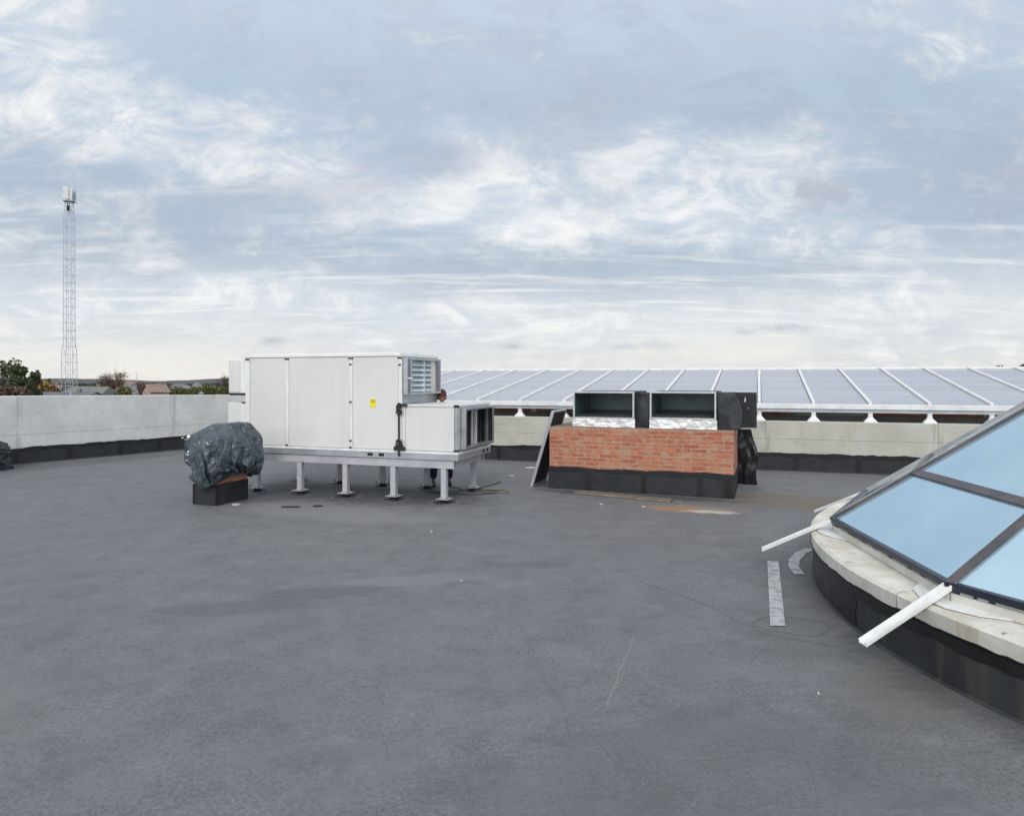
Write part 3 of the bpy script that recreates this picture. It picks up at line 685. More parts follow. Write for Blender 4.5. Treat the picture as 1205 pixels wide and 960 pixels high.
m1 = MB(); lb(m1, AR_-.145, AR_-.13, F+.125, B-.095, .795, 1.325); lb(m1, AR_-.32, AR_-.305, .66, B-.03, .76, 1.385); m1.build('shade_backing', M['dark'], au)  # black sheets added to paint the shade inside the open end
m1 = MB(); lb(m1, AR_-.125, XE-.006, q1-.056, q1-.0515, .80, 1.33); m1.build('shade_plate', M['dark'], fl2)  # black plate painting shade onto the far inner jamb
# black clamps at the step, yellow hazard sticker
m1 = MB(); lb(m1, AM-.012, AM+.012, F-.045, F-.024, .66, 1.45)
cl = m1.build('clamp_bar', M['black_plastic'], au)
def rng(zc, rad):
    mm = MB(); mm.tube([(AM+rad*math.cos(a)+.008, F-.05, zc+Z+rad*math.sin(a)) for a in [2*math.pi*k/16 for k in range(17)]], .016, 6); return mm
mm = rng(1.32, .038); lb(mm, AM-.03, AM+.13, F-.045, F-.021, 1.40, 1.435); lb(mm, AM-.035, AM+.03, F-.06, F-.021, 1.34, 1.41); mm.build('clamp', M['black_plastic'], cl)
mm = rng(.86, .042); lb(mm, AM-.08, AM+.10, F-.05, F-.021, .745, .80); lb(mm, AM-.05, AM+.06, F-.055, F-.021, .80, .835); mm.build('clamp', M['black_plastic'], cl)
m1 = MB(); lb(m1, -1.20, -1.10, F-.0015, F+.001, 1.375, 1.50)
st = m1.build('warning_sticker', M['yellow'], au)
m1 = MB(); m1.add([(-1.185, F-.003, 1.455+Z), (-1.115, F-.003, 1.455+Z), (-1.15, F-.003, 1.493+Z), (-1.172, F-.0031, 1.461+Z), (-1.128, F-.0031, 1.461+Z), (-1.15, F-.0031, 1.485+Z)], [(0,1,4,3),(1,2,5,4),(2,0,3,5)])
m1.build('hazard_mark', M['black_plastic'], st)

# ------------------------------------------------------------------ brick plinth with two open ducts
pt = thing('brick_plinth', 'long low orange brick plinth with black tarred base under two open ducts', 'brick plinth', PL_O, PL_R)
PLN, PD = 2.9, 1.45
m1 = MB(); m1.box(0, PLN, 0, PD, .30, 1.012); m1.build('brick_wall', M['brick'], pt, .004)
m1 = MB(); m1.box(.004, PLN-.004, .012, PD-.004, 1.0125, 1.018); m1.build('mortar_bed', M['plank_edge'], pt)
m1 = MB(); m1.box(-.014, PLN+.014, -.014, PD+.014, 0, .335); m1.build('base_flashing', M['skirt'], pt, .006)
m1 = MB(); ragged(m1, PLN+.02, .295, .368, -.0145, .04, 3.3, .02)
for x, w in ((.66,.085), (1.56,.09), (2.41,.08), (2.82,.11)): strap(m1, x, .008, .32, -.0147, w, x)
m1.build('tar_seal', M['tar'], pt)
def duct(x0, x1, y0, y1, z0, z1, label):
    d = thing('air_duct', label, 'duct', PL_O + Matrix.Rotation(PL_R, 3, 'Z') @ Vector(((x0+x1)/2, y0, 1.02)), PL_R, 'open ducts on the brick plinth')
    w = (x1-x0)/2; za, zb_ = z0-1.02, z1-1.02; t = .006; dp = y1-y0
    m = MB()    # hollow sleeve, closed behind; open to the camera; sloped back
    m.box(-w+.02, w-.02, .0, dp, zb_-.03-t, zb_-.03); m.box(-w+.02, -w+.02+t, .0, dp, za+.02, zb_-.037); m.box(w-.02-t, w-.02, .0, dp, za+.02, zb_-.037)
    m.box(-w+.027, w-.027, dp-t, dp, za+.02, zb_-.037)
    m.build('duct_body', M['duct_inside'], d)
    m = MB(); m.add([(-w+.027,.0,za+.022),(w-.027,.0,za+.022),(w-.027,dp-.01,za+.10),(-w+.027,dp-.01,za+.10),(-w+.027,.0,za+.016),(w-.027,.0,za+.016),(w-.027,dp-.01,za+.094),(-w+.027,dp-.01,za+.094)], [(0,1,2,3),(7,6,5,4),(0,4,5,1),(1,5,6,2),(2,6,7,3),(3,7,4,0)]); m.build('duct_floor', M['galv'], d)
    m = MB(); m.box(-w, w, -.02, .02, zb_-.028, zb_); m.box(-w, w, -.02, .02, za, za+.024); m.box(-w, -w+.026, -.02, .02, za+.0245, zb_-.0285); m.box(w-.026, w, -.02, .02, za+.0245, zb_-.0285)
    m.build('flange', M['duct_rim'], d, .002)
    m = MB()
    n = 40; vs = []; fs = []
    for i in range(n+1):
        x = -w-.005 + (2*w+.02)*i/n
        for j in range(7):
            z = .003 + (za-.003)*j/6
            vs.append((x, -.03 + .025*noise.noise((x*9, z*16, x0)) + .012*noise.noise((x*31, z*40, x0)), z))
    for i in range(n):
        for j in range(6): fs.append((i*7+j, i*7+7+j, i*7+8+j, i*7+j+1))
    m.add(vs, fs); m.box(-w+.01, w-.01, .02, .30, .003, za-.003)
    m.build('foil_wrap', M['foil'], d)
    m = MB(); m.box(-w-.004, -w+.019, .025, dp+.02, .002, zb_-.004); m.box(w-.019, w+.004, .025, dp+.02, .002, zb_-.004); m.box(-w+.02, w-.02, .03, dp+.02, zb_-.029, zb_-.004)
    m.build('insulation_jacket', M['foam'], d)
    return d
duct(.3755, 1.383, .12, 1.25, 1.155, 1.60, 'left one of the two open galvanised ducts, beside the leaning panel')
duct(1.631, 2.641, .12, 1.25, 1.17, 1.606, 'right one of the two open galvanised ducts, beside the black board')
def sheet(name, x0, x1, z0, z1, y, mat, label, cat, amp=.03, seed=0, th=.006, edge=None, ny=24, nx=16):
    o = thing(name, label, cat) if False else None
    m = MB(); vs = []; fs = []
    for side in (0, 1):
        for i in range(nx+1):
            for j in range(ny+1):
                s, tt = i/nx, j/ny
                a, b = (x0, x1) if edge is None else edge(tt)
                x = a + (b-a)*s; z = z0 + (z1-z0)*tt
                vs.append((x, y + amp*noise.noise((x*5+seed, z*3, seed)) + amp*.5*noise.noise((x*14, z*7+seed, 1)) + side*th, z))
    k = (nx+1)*(ny+1)
    for i in range(nx):
        for j in range(ny):
            q = (i*(ny+1)+j, (i+1)*(ny+1)+j, (i+1)*(ny+1)+j+1, i*(ny+1)+j+1)
            fs.append(q); fs.append(tuple(x + k for x in q[::-1]))
    for j in range(ny):
        for i in (0, nx): fs.append((i*(ny+1)+j, i*(ny+1)+j+1, k+i*(ny+1)+j+1, k+i*(ny+1)+j))
    for i in range(nx):
        for j in (0, ny): fs.append((i*(ny+1)+j, (i+1)*(ny+1)+j, k+(i+1)*(ny+1)+j, k+i*(ny+1)+j))
    m.add(vs, fs); ob = m.build(name, mat, None, 0, True, PL_O, PL_R); return tag(ob, label, cat)
sheet('foam_sheet', 1.388, 1.625, 1.022, 1.585, .24, M['foam'], 'black insulation sheet filling the gap between the two ducts', 'insulation sheet', .03, 2)
sheet('foam_sheet', 2.66, 3.0, 1.022, 1.60, .20, M['foam'], 'creased dark grey insulation sheet right of the right duct', 'insulation sheet', .035, 5,
      edge=lambda t: (2.65, 2.99 + .05*math.sin(t*3) - .10*t*t))
bd = thing('black_board', 'upright black board with torn hole behind the right end of the plinth', 'board', PL_O + Matrix.Rotation(PL_R,3,'Z') @ Vector((3.06,.62,0)), PL_R)
m1 = MB(); m1.box(-.30, .16, 0, .02, 1.03, 1.59); m1.build('board', M['film'], bd, .003)
m1 = MB(); m1.box(-.2, .27, -.06, .10, 1.01, 1.022); m1.build('ledge_strip', M['galv'], bd)
m1 = MB(); m1.add([(-.03,-.003,1.45),(-.015,-.004,1.43),(.0,-.004,1.46),(-.012,-.003,1.53)], [(0,1,2,3)]); m1.add([(.02,-.003,1.335),(.035,-.003,1.33),(.03,-.003,1.355)], [(0,1,2)]); m1.build('torn_hole', M['scrap'], bd)
sheet('plastic_film', 2.93, 3.25, .02, 1.005, 1.40, M['film'], 'black plastic film hanging down behind the right end of the brick plinth', 'plastic film', .06, 9,
      edge=lambda t: (2.88, 3.22 - .02*math.sin(t*9) - .10*t**3))
# panel leaning on the left end of the plinth
lp = thing('leaning_panel', 'dark flat panel with pale grey frame leaning against the left end of the brick plinth', 'panel', PL_O + Matrix.Rotation(PL_R,3,'Z') @ Vector((-.345, 0, 0)), PL_R)
ang = math.atan2(.305, 1.02)
def lean(mbx, u0, u1, y0, y1, t0, t1):   # u along the length, t = thickness (towards the plinth)
    o_ = len(mbx.v); mbx.box(t0, t1, y0, y1, u0, u1); rot = Matrix.Rotation(ang, 3, 'Y')
    for i in range(o_, len(mbx.v)): mbx.v[i] = tuple(rot @ Vector(mbx.v[i]) + Vector((0,0,.014)))
m1 = MB(); lean(m1, .03, 1.29, .03, .72, .012, .040); m1.build('infill', M['foam'], lp)
m1 = MB(); lean(m1, 0, 1.32, 0, .029, 0, .052); lean(m1, 0, 1.32, .721, .75, 0, .052); lean(m1, 0, .029, .0295, .7205, 0, .052); lean(m1, 1.291, 1.32, .0295, .7205, 0, .052); m1.build('frame', M['grey_rail'], lp, .003)
# board lying on the roof
pk = thing('wooden_board', 'thin weathered wooden board lying flat in front of the brick plinth', 'board', (1.68, 10.37, 0), R(-31))
m1 = MB(); m1.box(-.77, .77, -.07, .07, .012, .024); m1.build('face', M['plank'], pk)
m1 = MB(); m1.box(-.77, .77, -.082, -.0705, .006, .03); m1.box(-.77, .77, .0705, .082, .006, .03); m1.build('edge_strip', M['plank_edge'], pk)

# ------------------------------------------------------------------ tarp covered chimney
ch = thing('brick_chimney', 'small square brick chimney with black tarred base under the big tarp', 'chimney', (-4.2, 9.66, 0), R(-20))
m1 = MB(); m1.box(-.40, 0, 0, .62, .26, .58); m1.build('brick_wall', M['brick'], ch)
m1 = MB(); m1.box(-.415, .012, -.012, .632, 0, .30); m1.build('base_flashing', M['skirt'], ch, .008)
m1 = MB(); m1.box(-.012, .016, -.016, .02, .003, .285); m1.build('tar_seal', M['tar'], ch); m1 = MB(); m1.box(-.418, -.385, -.016, -.0125, .003, .285); m1.build('tar_seal', M['tar'], ch)
def tarp(name, label, centre, wx, wy, z0, z1, hem, mat, seed, nphi=260, nt=170, top=None, prof=None):
    m = MB(); vs = []; fs = []
    fold = Matrix.Rotation(R(34), 3, 'Y')
    for j in range(nt+1):
        tt = j/nt
        for i in range(nphi):
            ph = 2*math.pi*i/nphi
            # first 72% of tt climbs the side, the rest closes the top
            if tt < .72:
                s = tt/.72; k = 1.; zz = s
            else:
                s = (tt-.72)/.28; k = math.cos(s*math.pi/2)**.8 if s < 1 else 0.; zz = 1.
            c_, s_ = math.cos(ph), math.sin(ph); n_ = 3.0
            rr = (abs(c_)**n_ + abs(s_)**n_)**(-1/n_)
            w = prof(zz, ph)
            x = c_*rr*wx*w*k; y = s_*rr*wy*w*k
            zh = hem(ph); zt_ = top(x, y)
            z = zh + (zt_-zh)*(zz**.92)
            if tt >= .72: z = zt_ + .05*math.sin(s*math.pi/2)
            P = Vector((x, y, z)); q = fold @ P
            q2 = Vector((q.x*1.0, q.y*1.0, q.z*2.6))
            d = .085*(noise.noise(q2*2.1 + Vector((seed,0,0))))
            r1 = 1 - abs(noise.noise(q2*3.4 + Vector((seed,5,0))))*2; d += .045*max(0., r1)**2
            r2 = 1 - abs(noise.noise(Vector((q.x*2, q.y*2, q.z*5))*3.1 + Vector((seed,9,2))))*2; d += .018*max(0., r2)**3
            r3 = 1 - abs(noise.noise(P*6.3 + Vector((seed,2,7))))*2; d += .022*max(0., r3)**2
            d += .012*noise.noise(P*17)
            amp = min(1., .25 + zz*2.2)
            out = Vector((c_, s_, .25)).normalized() if tt < .72 else Vector((c_*k, s_*k, .9)).normalized()
            vs.append(P + out*(d-.03)*amp)
    for j in range(nt):
        for i in range(nphi): fs.append((j*nphi+i, j*nphi+(i+1)%nphi, (j+1)*nphi+(i+1)%nphi, (j+1)*nphi+i))
    m.add(vs, fs); o = m.build(name, mat, None, 0, True, centre); return tag(o, label, 'tarpaulin')
# a draped and gathered sheet, millimetres: x, y, z of a 61 by 61 grid
TARP_GRID = [
[
 204,186,164,142,118,90,62,34,7,-19,-44,-69,-94,-118,-139,-156,-150,-133,-108,-82,-55,-27,-16,-26,-39,-49,-62,-85,-108,-129,-146,-164,-184,-206,-224,-224,-217,-209,-201,-191,-177,-170,-182,-215,-256,-289,-305,-314,-325,-339,-351,-360,-362,-356,-352,-352,-355,-357,-357,-353,-345,
 216,173,159,142,123,106,80,52,23,1,-22,-54,-55,-83,-100,-108,-130,-143,-111,-100,-71,-37,-6,-35,-52,-42,-54,-94,-131,-162,-186,-188,-201,-226,-216,-246,-218,-179,-204,-197,-174,-163,-202,-239,-269,-281,-300,-335,-362,-384,-399,-407,-407,-398,-378,-362,-390,-392,-382,-364,-346,
 224,182,133,129,126,109,95,69,56,37,11,-14,-41,-42,-65,-73,-103,-136,-137,-119,-85,-48,-17,-52,-61,-77,-64,-104,-144,-156,-190,-230,-236,-258,-251,-242,-213,-167,-172,-205,-170,-178,-218,-257,-266,-299,-326,-350,-375,-388,-418,-437,-442,-422,-406,-379,-364,-341,-328,-368,-352,
 227,190,141,106,104,126,105,89,67,40,39,16,7,-22,-23,-47,-77,-109,-137,-139,-101,-72,-37,-19,-62,-98,-78,-118,-152,-158,-198,-238,-271,-281,-252,-221,-210,-204,-210,-169,-179,-204,-233,-271,-290,-290,-312,-331,-355,-392,-409,-424,-418,-394,-369,-356,-333,-318,-325,-349,-351,
 228,195,154,130,131,118,101,83,60,71,46,48,38,16,-1,-28,-48,-81,-114,-142,-125,-90,-54,-31,-64,-94,-93,-130,-160,-164,-205,-245,-268,-292,-272,-241,-245,-198,-181,-187,-222,-219,-257,-287,-313,-300,-308,-334,-361,-385,-377,-390,-370,-358,-344,-324,-337,-307,-338,-341,-356,
 231,190,159,123,146,112,93,75,79,56,54,27,12,31,-1,-5,-22,-54,-85,-112,-144,-112,-77,-42,-77,-97,-107,-141,-166,-171,-209,-251,-285,-283,-292,-267,-241,-201,-204,-215,-248,-245,-273,-303,-336,-319,-333,-352,-375,-382,-379,-354,-331,-318,-332,-342,-318,-303,-349,-336,-352,
 234,217,171,128,155,135,117,96,81,84,66,47,37,18,19,-10,-3,-27,-58,-94,-120,-135,-102,-74,-47,-88,-131,-151,-172,-180,-215,-256,-291,-299,-294,-253,-230,-207,-242,-244,-271,-285,-284,-317,-351,-354,-342,-362,-366,-354,-331,-318,-336,-315,-322,-323,-297,-321,-362,-330,-337,
 239,233,194,142,135,161,141,132,113,115,91,67,62,41,22,28,-2,-28,-39,-75,-88,-110,-124,-84,-46,-81,-123,-154,-182,-190,-220,-261,-299,-309,-290,-253,-218,-225,-263,-277,-297,-320,-319,-333,-364,-354,-374,-358,-333,-321,-317,-310,-329,-319,-313,-305,-296,-326,-351,-321,-327,
 247,218,208,168,122,138,165,154,152,130,109,83,96,75,60,31,25,-7,-36,-32,-69,-93,-124,-88,-52,-74,-116,-154,-187,-209,-224,-265,-306,-319,-278,-240,-220,-243,-282,-307,-319,-349,-347,-361,-373,-388,-376,-349,-345,-347,-340,-325,-312,-301,-300,-289,-315,-324,-331,-324,-323,
 257,247,208,181,150,135,148,170,166,151,127,104,105,77,89,74,43,14,-2,-38,-35,-63,-94,-102,-65,-70,-110,-153,-187,-218,-228,-270,-312,-314,-273,-270,-243,-273,-297,-334,-341,-375,-385,-405,-418,-404,-391,-386,-381,-359,-342,-335,-312,-298,-302,-285,-290,-306,-304,-342,-325,
 265,268,227,186,148,157,168,188,182,150,145,131,115,88,82,96,73,42,12,-2,-38,-38,-64,-77,-106,-85,-110,-152,-179,-220,-234,-275,-316,-292,-283,-299,-270,-302,-317,-354,-364,-395,-425,-440,-451,-439,-430,-413,-388,-377,-382,-339,-299,-304,-307,-308,-285,-300,-306,-325,-330,
 272,263,230,182,165,179,183,207,189,154,166,145,124,114,97,105,97,69,48,14,-20,-9,-41,-78,-87,-114,-111,-153,-177,-219,-240,-282,-317,-296,-318,-286,-296,-329,-337,-373,-386,-416,-448,-470,-471,-458,-430,-413,-412,-421,-372,-330,-309,-283,-286,-296,-282,-303,-339,-352,-339,
 278,253,217,193,188,203,209,195,175,171,183,169,146,133,116,113,117,96,64,32,-2,-30,-25,-57,-93,-118,-118,-151,-175,-217,-246,-287,-295,-329,-322,-291,-331,-328,-360,-392,-409,-437,-470,-494,-464,-439,-433,-448,-444,-420,-374,-328,-313,-281,-282,-279,-280,-315,-362,-378,-347,
 287,284,239,219,213,210,229,226,183,192,201,191,169,150,136,136,132,114,84,51,18,-10,-34,-42,-84,-103,-142,-147,-187,-212,-252,-270,-311,-333,-313,-300,-340,-355,-372,-407,-430,-457,-488,-471,-442,-441,-469,-458,-451,-413,-367,-334,-297,-289,-312,-305,-289,-324,-373,-395,-350,
 299,306,265,255,246,232,250,236,194,217,209,203,194,170,156,150,146,129,101,69,37,18,-2,-41,-71,-107,-124,-150,-191,-203,-245,-262,-304,-334,-326,-309,-349,-362,-389,-422,-449,-479,-475,-446,-443,-459,-484,-468,-444,-407,-363,-325,-297,-320,-324,-306,-314,-325,-356,-376,-354,
 309,332,293,284,261,258,238,214,206,237,224,214,214,195,172,166,160,143,116,88,58,25,10,-28,-64,-99,-132,-157,-192,-219,-221,-259,-299,-330,-335,-317,-356,-374,-404,-436,-470,-473,-445,-461,-458,-483,-461,-444,-434,-393,-362,-342,-310,-331,-304,-275,-310,-335,-376,-348,-360,
 313,328,331,291,289,264,267,234,227,255,244,241,233,219,195,177,174,154,130,103,79,47,14,-17,-44,-82,-116,-156,-193,-197,-214,-249,-287,-328,-342,-325,-365,-394,-415,-449,-465,-442,-461,-456,-480,-462,-461,-428,-412,-393,-384,-357,-328,-318,-273,-283,-299,-330,-365,-333,-364,
 315,292,326,327,313,298,291,266,247,249,273,268,250,235,222,196,189,163,141,116,91,65,39,9,-25,-62,-100,-138,-179,-201,-202,-238,-279,-320,-347,-334,-373,-401,-435,-457,-434,-454,-452,-475,-459,-460,-452,-428,-431,-418,-396,-374,-350,-303,-270,-265,-309,-319,-353,-335,-367,
 318,316,290,326,339,335,291,296,282,269,258,288,282,263,244,224,198,184,148,126,103,75,47,27,-7,-44,-82,-121,-149,-189,-196,-238,-271,-313,-348,-344,-379,-413,-444,-433,-447,-444,-468,-455,-456,-447,-435,-438,-424,-415,-401,-379,-335,-307,-267,-267,-293,-321,-335,-369,-368,
 321,304,281,290,301,335,323,303,302,282,289,258,261,282,259,243,223,204,171,133,109,83,65,46,12,-26,-65,-104,-143,-161,-200,-225,-265,-303,-342,-355,-396,-428,-434,-440,-438,-456,-450,-452,-448,-442,-435,-426,-415,-398,-373,-366,-330,-288,-268,-295,-324,-334,-372,-395,-368,
 323,284,272,267,297,311,322,327,325,309,292,288,259,256,281,256,242,220,192,154,122,100,76,58,28,-8,-48,-86,-125,-157,-176,-214,-254,-294,-332,-368,-402,-424,-433,-428,-439,-438,-429,-424,-418,-412,-405,-395,-384,-364,-347,-349,-308,-298,-285,-320,-309,-345,-374,-379,-369,
 324,296,274,260,262,273,285,300,332,346,329,311,294,271,257,280,256,242,215,179,147,113,89,70,39,10,-29,-67,-103,-136,-165,-204,-244,-283,-320,-351,-381,-398,-403,-400,-428,-423,-429,-413,-410,-407,-396,-406,-392,-378,-341,-319,-328,-298,-309,-307,-332,-369,-338,-357,-362,
 328,302,297,298,296,311,316,322,331,329,366,344,324,305,284,262,281,258,240,207,172,135,103,79,52,25,-6,-44,-81,-112,-152,-192,-232,-269,-298,-323,-343,-356,-368,-412,-429,-415,-410,-417,-405,-401,-412,-408,-376,-353,-349,-356,-321,-330,-312,-329,-359,-368,-329,-327,-344,
 332,340,341,334,336,339,355,358,364,358,355,380,358,332,319,297,272,282,263,235,198,161,127,90,65,44,12,-24,-59,-99,-139,-179,-218,-250,-277,-297,-310,-320,-368,-413,-414,-422,-406,-405,-417,-414,-397,-406,-397,-367,-393,-354,-356,-336,-351,-363,-369,-329,-323,-308,-323,
 332,336,370,375,377,379,357,372,398,398,393,371,383,367,337,330,308,279,272,253,225,188,151,112,76,52,22,-10,-46,-86,-127,-165,-198,-227,-249,-264,-275,-322,-370,-412,-406,-408,-401,-416,-414,-404,-385,-382,-388,-405,-367,-383,-374,-368,-388,-398,-359,-326,-357,-341,-305,
 333,330,340,358,378,397,398,407,372,381,406,400,379,388,371,341,332,310,281,259,246,214,177,137,97,59,32,1,-36,-73,-109,-143,-175,-201,-217,-230,-275,-322,-365,-406,-404,-401,-415,-416,-398,-391,-397,-414,-428,-389,-406,-421,-390,-408,-384,-371,-382,-348,-356,-334,-293,
 334,365,370,393,413,428,438,408,412,412,386,388,404,401,373,370,350,330,309,283,256,242,205,164,124,85,47,19,-15,-53,-86,-120,-150,-171,-185,-229,-274,-316,-357,-396,-402,-414,-420,-409,-405,-421,-430,-437,-404,-414,-438,-419,-414,-424,-418,-384,-376,-371,-342,-310,-281,
 335,375,406,412,400,418,446,448,435,423,421,406,393,393,400,365,341,321,303,288,273,269,236,190,151,111,72,35,6,-31,-65,-99,-124,-140,-183,-226,-266,-305,-343,-381,-414,-413,-418,-420,-436,-444,-446,-414,-426,-448,-439,-447,-440,-425,-401,-399,-378,-347,-320,-294,-273,
 334,348,372,394,426,451,466,465,471,459,459,446,434,418,402,386,369,355,331,314,308,280,256,214,175,137,98,60,21,-10,-45,-76,-94,-138,-178,-215,-252,-289,-326,-363,-391,-425,-446,-451,-455,-454,-429,-425,-448,-451,-452,-438,-422,-402,-380,-361,-349,-321,-303,-277,-270,
 329,342,376,412,440,462,474,492,495,495,478,479,472,455,439,424,407,386,363,344,303,294,279,237,197,158,122,84,46,7,-25,-48,-90,-127,-163,-197,-233,-270,-306,-342,-364,-401,-412,-443,-449,-440,-430,-446,-438,-431,-414,-399,-387,-366,-344,-324,-334,-351,-334,-303,-269,
 327,351,385,416,442,469,500,510,512,512,506,495,481,466,434,406,381,363,349,329,309,326,298,257,218,179,142,105,68,31,-4,-38,-73,-108,-143,-175,-212,-248,-285,-320,-336,-365,-404,-416,-408,-410,-416,-416,-398,-389,-381,-378,-389,-392,-374,-356,-334,-312,-300,-275,-268,
 327,364,405,434,463,489,512,528,522,516,512,497,481,463,444,429,419,403,386,368,343,348,316,278,239,200,163,125,85,40,13,-14,-50,-86,-121,-158,-189,-226,-263,-295,-327,-350,-387,-375,-377,-379,-395,-376,-363,-360,-382,-376,-373,-353,-336,-317,-296,-276,-303,-284,-265,
 327,364,398,417,436,457,478,498,488,487,488,466,461,444,423,398,385,376,378,395,384,366,333,296,258,219,179,135,88,69,34,-5,-26,-62,-102,-132,-168,-203,-239,-272,-310,-344,-352,-380,-390,-392,-357,-347,-365,-365,-350,-354,-336,-324,-330,-295,-296,-313,-274,-258,-266,
 326,372,385,404,433,448,455,461,486,476,464,445,421,411,406,413,396,402,407,379,386,375,349,311,271,230,185,136,121,93,55,19,-23,-40,-72,-106,-142,-178,-214,-250,-288,-322,-341,-341,-362,-381,-372,-338,-323,-324,-324,-318,-302,-297,-290,-313,-332,-304,-287,-264,-268,
 326,351,372,383,402,417,428,458,448,436,430,430,425,424,423,426,434,432,402,382,387,370,363,322,279,232,184,171,148,115,75,37,8,-26,-51,-84,-115,-152,-189,-227,-264,-298,-310,-327,-323,-341,-359,-359,-324,-300,-297,-329,-322,-313,-299,-279,-303,-334,-323,-304,-272,
 329,315,336,378,377,416,439,419,428,446,468,468,460,458,463,466,453,418,400,397,376,387,371,329,279,230,218,199,170,135,97,59,22,-14,-44,-68,-100,-126,-163,-201,-239,-274,-287,-295,-303,-308,-318,-330,-349,-338,-302,-289,-287,-285,-284,-304,-307,-293,-298,-320,-281,
 331,318,331,357,391,392,404,416,457,478,482,479,497,496,486,467,440,411,415,390,383,400,377,331,278,264,248,224,192,155,118,81,45,9,-25,-54,-80,-114,-138,-175,-213,-248,-250,-256,-262,-279,-286,-303,-312,-330,-328,-291,-290,-263,-278,-263,-265,-273,-292,-306,-292,
 329,298,311,338,379,421,440,426,456,499,484,501,478,485,457,453,420,423,411,415,393,407,376,330,311,296,275,247,212,175,136,99,61,29,-6,-35,-65,-90,-121,-150,-192,-226,-231,-237,-243,-249,-258,-264,-282,-296,-310,-321,-284,-276,-250,-263,-250,-248,-259,-270,-300,
 323,295,319,357,394,415,446,440,474,501,512,491,498,460,467,431,415,417,433,416,407,401,371,348,329,306,300,265,224,192,152,118,80,44,13,-20,-49,-78,-98,-125,-164,-200,-221,-230,-236,-241,-246,-252,-253,-258,-289,-295,-309,-278,-256,-244,-242,-243,-240,-259,-296,
 321,314,337,369,397,425,455,461,488,474,493,524,483,485,466,433,446,442,441,440,424,402,384,368,350,324,290,276,235,204,169,129,100,63,27,1,-28,-54,-80,-105,-135,-171,-191,-208,-229,-243,-255,-264,-270,-275,-263,-268,-276,-292,-282,-252,-243,-229,-255,-234,-277,
 320,326,365,391,366,393,429,468,462,499,529,497,508,489,455,467,473,468,469,450,431,414,400,393,365,341,306,269,241,206,171,143,103,73,48,12,-12,-38,-65,-87,-112,-143,-172,-180,-198,-219,-237,-235,-238,-241,-247,-236,-245,-254,-269,-274,-268,-253,-234,-235,-273,
 319,351,364,357,346,381,414,448,490,527,511,523,513,479,488,496,498,492,460,438,446,431,433,404,387,354,320,290,255,222,184,145,130,98,59,23,-2,-25,-47,-73,-96,-119,-145,-172,-172,-187,-209,-228,-236,-227,-215,-212,-213,-225,-231,-241,-282,-285,-271,-254,-270,
 319,352,328,323,345,390,424,465,506,504,533,529,503,510,516,520,502,474,451,468,466,471,453,424,394,365,340,303,268,233,202,163,146,113,78,39,1,-11,-32,-57,-83,-104,-128,-145,-169,-166,-177,-197,-216,-227,-227,-225,-223,-216,-216,-237,-239,-276,-306,-288,-268,
 324,326,293,312,355,397,442,484,482,519,512,523,530,534,535,502,479,459,475,475,486,457,459,443,417,389,355,321,286,249,209,171,143,116,89,53,28,-5,-16,-38,-61,-88,-113,-125,-144,-164,-160,-166,-186,-202,-195,-193,-189,-187,-201,-206,-219,-259,-270,-283,-261,
 333,298,290,332,371,412,453,463,485,525,523,546,550,544,512,502,485,469,482,496,469,466,455,422,408,371,334,313,281,264,226,188,169,139,102,80,47,10,-19,-15,-39,-64,-91,-110,-121,-142,-157,-157,-155,-176,-177,-162,-157,-160,-167,-186,-224,-260,-244,-251,-250,
 342,322,315,347,392,434,468,496,501,526,551,552,542,516,506,482,497,485,499,472,475,464,432,407,395,360,320,305,277,260,219,182,197,159,123,96,58,34,-2,-22,-11,-37,-67,-94,-100,-118,-139,-149,-152,-152,-156,-149,-136,-156,-161,-186,-232,-228,-258,-224,-242,
 347,354,345,378,409,450,496,517,524,553,552,538,519,506,484,507,497,505,477,485,473,447,413,400,380,342,307,290,271,257,217,175,165,180,144,111,84,51,19,-14,-26,-16,-40,-69,-94,-96,-115,-131,-127,-126,-128,-132,-117,-142,-154,-189,-203,-212,-231,-238,-236,
 347,321,356,378,423,468,514,522,553,546,534,518,517,488,512,518,508,479,494,471,459,425,410,381,365,335,296,303,279,252,214,173,145,179,168,130,95,56,39,5,-26,-17,-19,-41,-68,-96,-112,-108,-121,-124,-112,-106,-129,-125,-165,-184,-170,-195,-199,-204,-231,
 344,330,370,402,435,483,514,540,528,527,512,513,498,520,521,506,478,498,470,470,438,421,388,391,365,325,285,299,260,250,210,172,133,147,175,145,112,82,53,24,-11,-30,-12,-23,-54,-59,-84,-102,-98,-106,-94,-105,-102,-126,-153,-177,-195,-169,-192,-186,-229,
 342,347,386,396,445,487,521,512,505,511,503,492,505,488,503,475,496,477,449,455,436,401,399,365,337,325,301,290,250,245,203,168,126,120,153,163,126,87,59,30,21,-13,-33,-27,-33,-40,-48,-69,-93,-91,-91,-80,-83,-100,-123,-148,-187,-187,-169,-185,-226,
 342,351,380,403,451,488,498,486,484,490,490,490,464,487,463,484,467,445,440,414,418,402,373,354,321,331,306,281,240,240,199,158,123,97,123,155,141,102,85,59,36,7,-27,-31,-25,-55,-45,-42,-56,-77,-84,-60,-75,-79,-121,-135,-164,-168,-190,-184,-225,
 346,328,357,405,451,467,477,470,482,469,483,458,461,443,466,461,434,441,416,387,379,381,350,321,349,340,309,274,232,235,194,152,119,79,97,131,144,121,81,69,40,10,5,-25,-19,-49,-77,-50,-39,-35,-49,-62,-52,-82,-109,-106,-151,-138,-169,-200,-222,
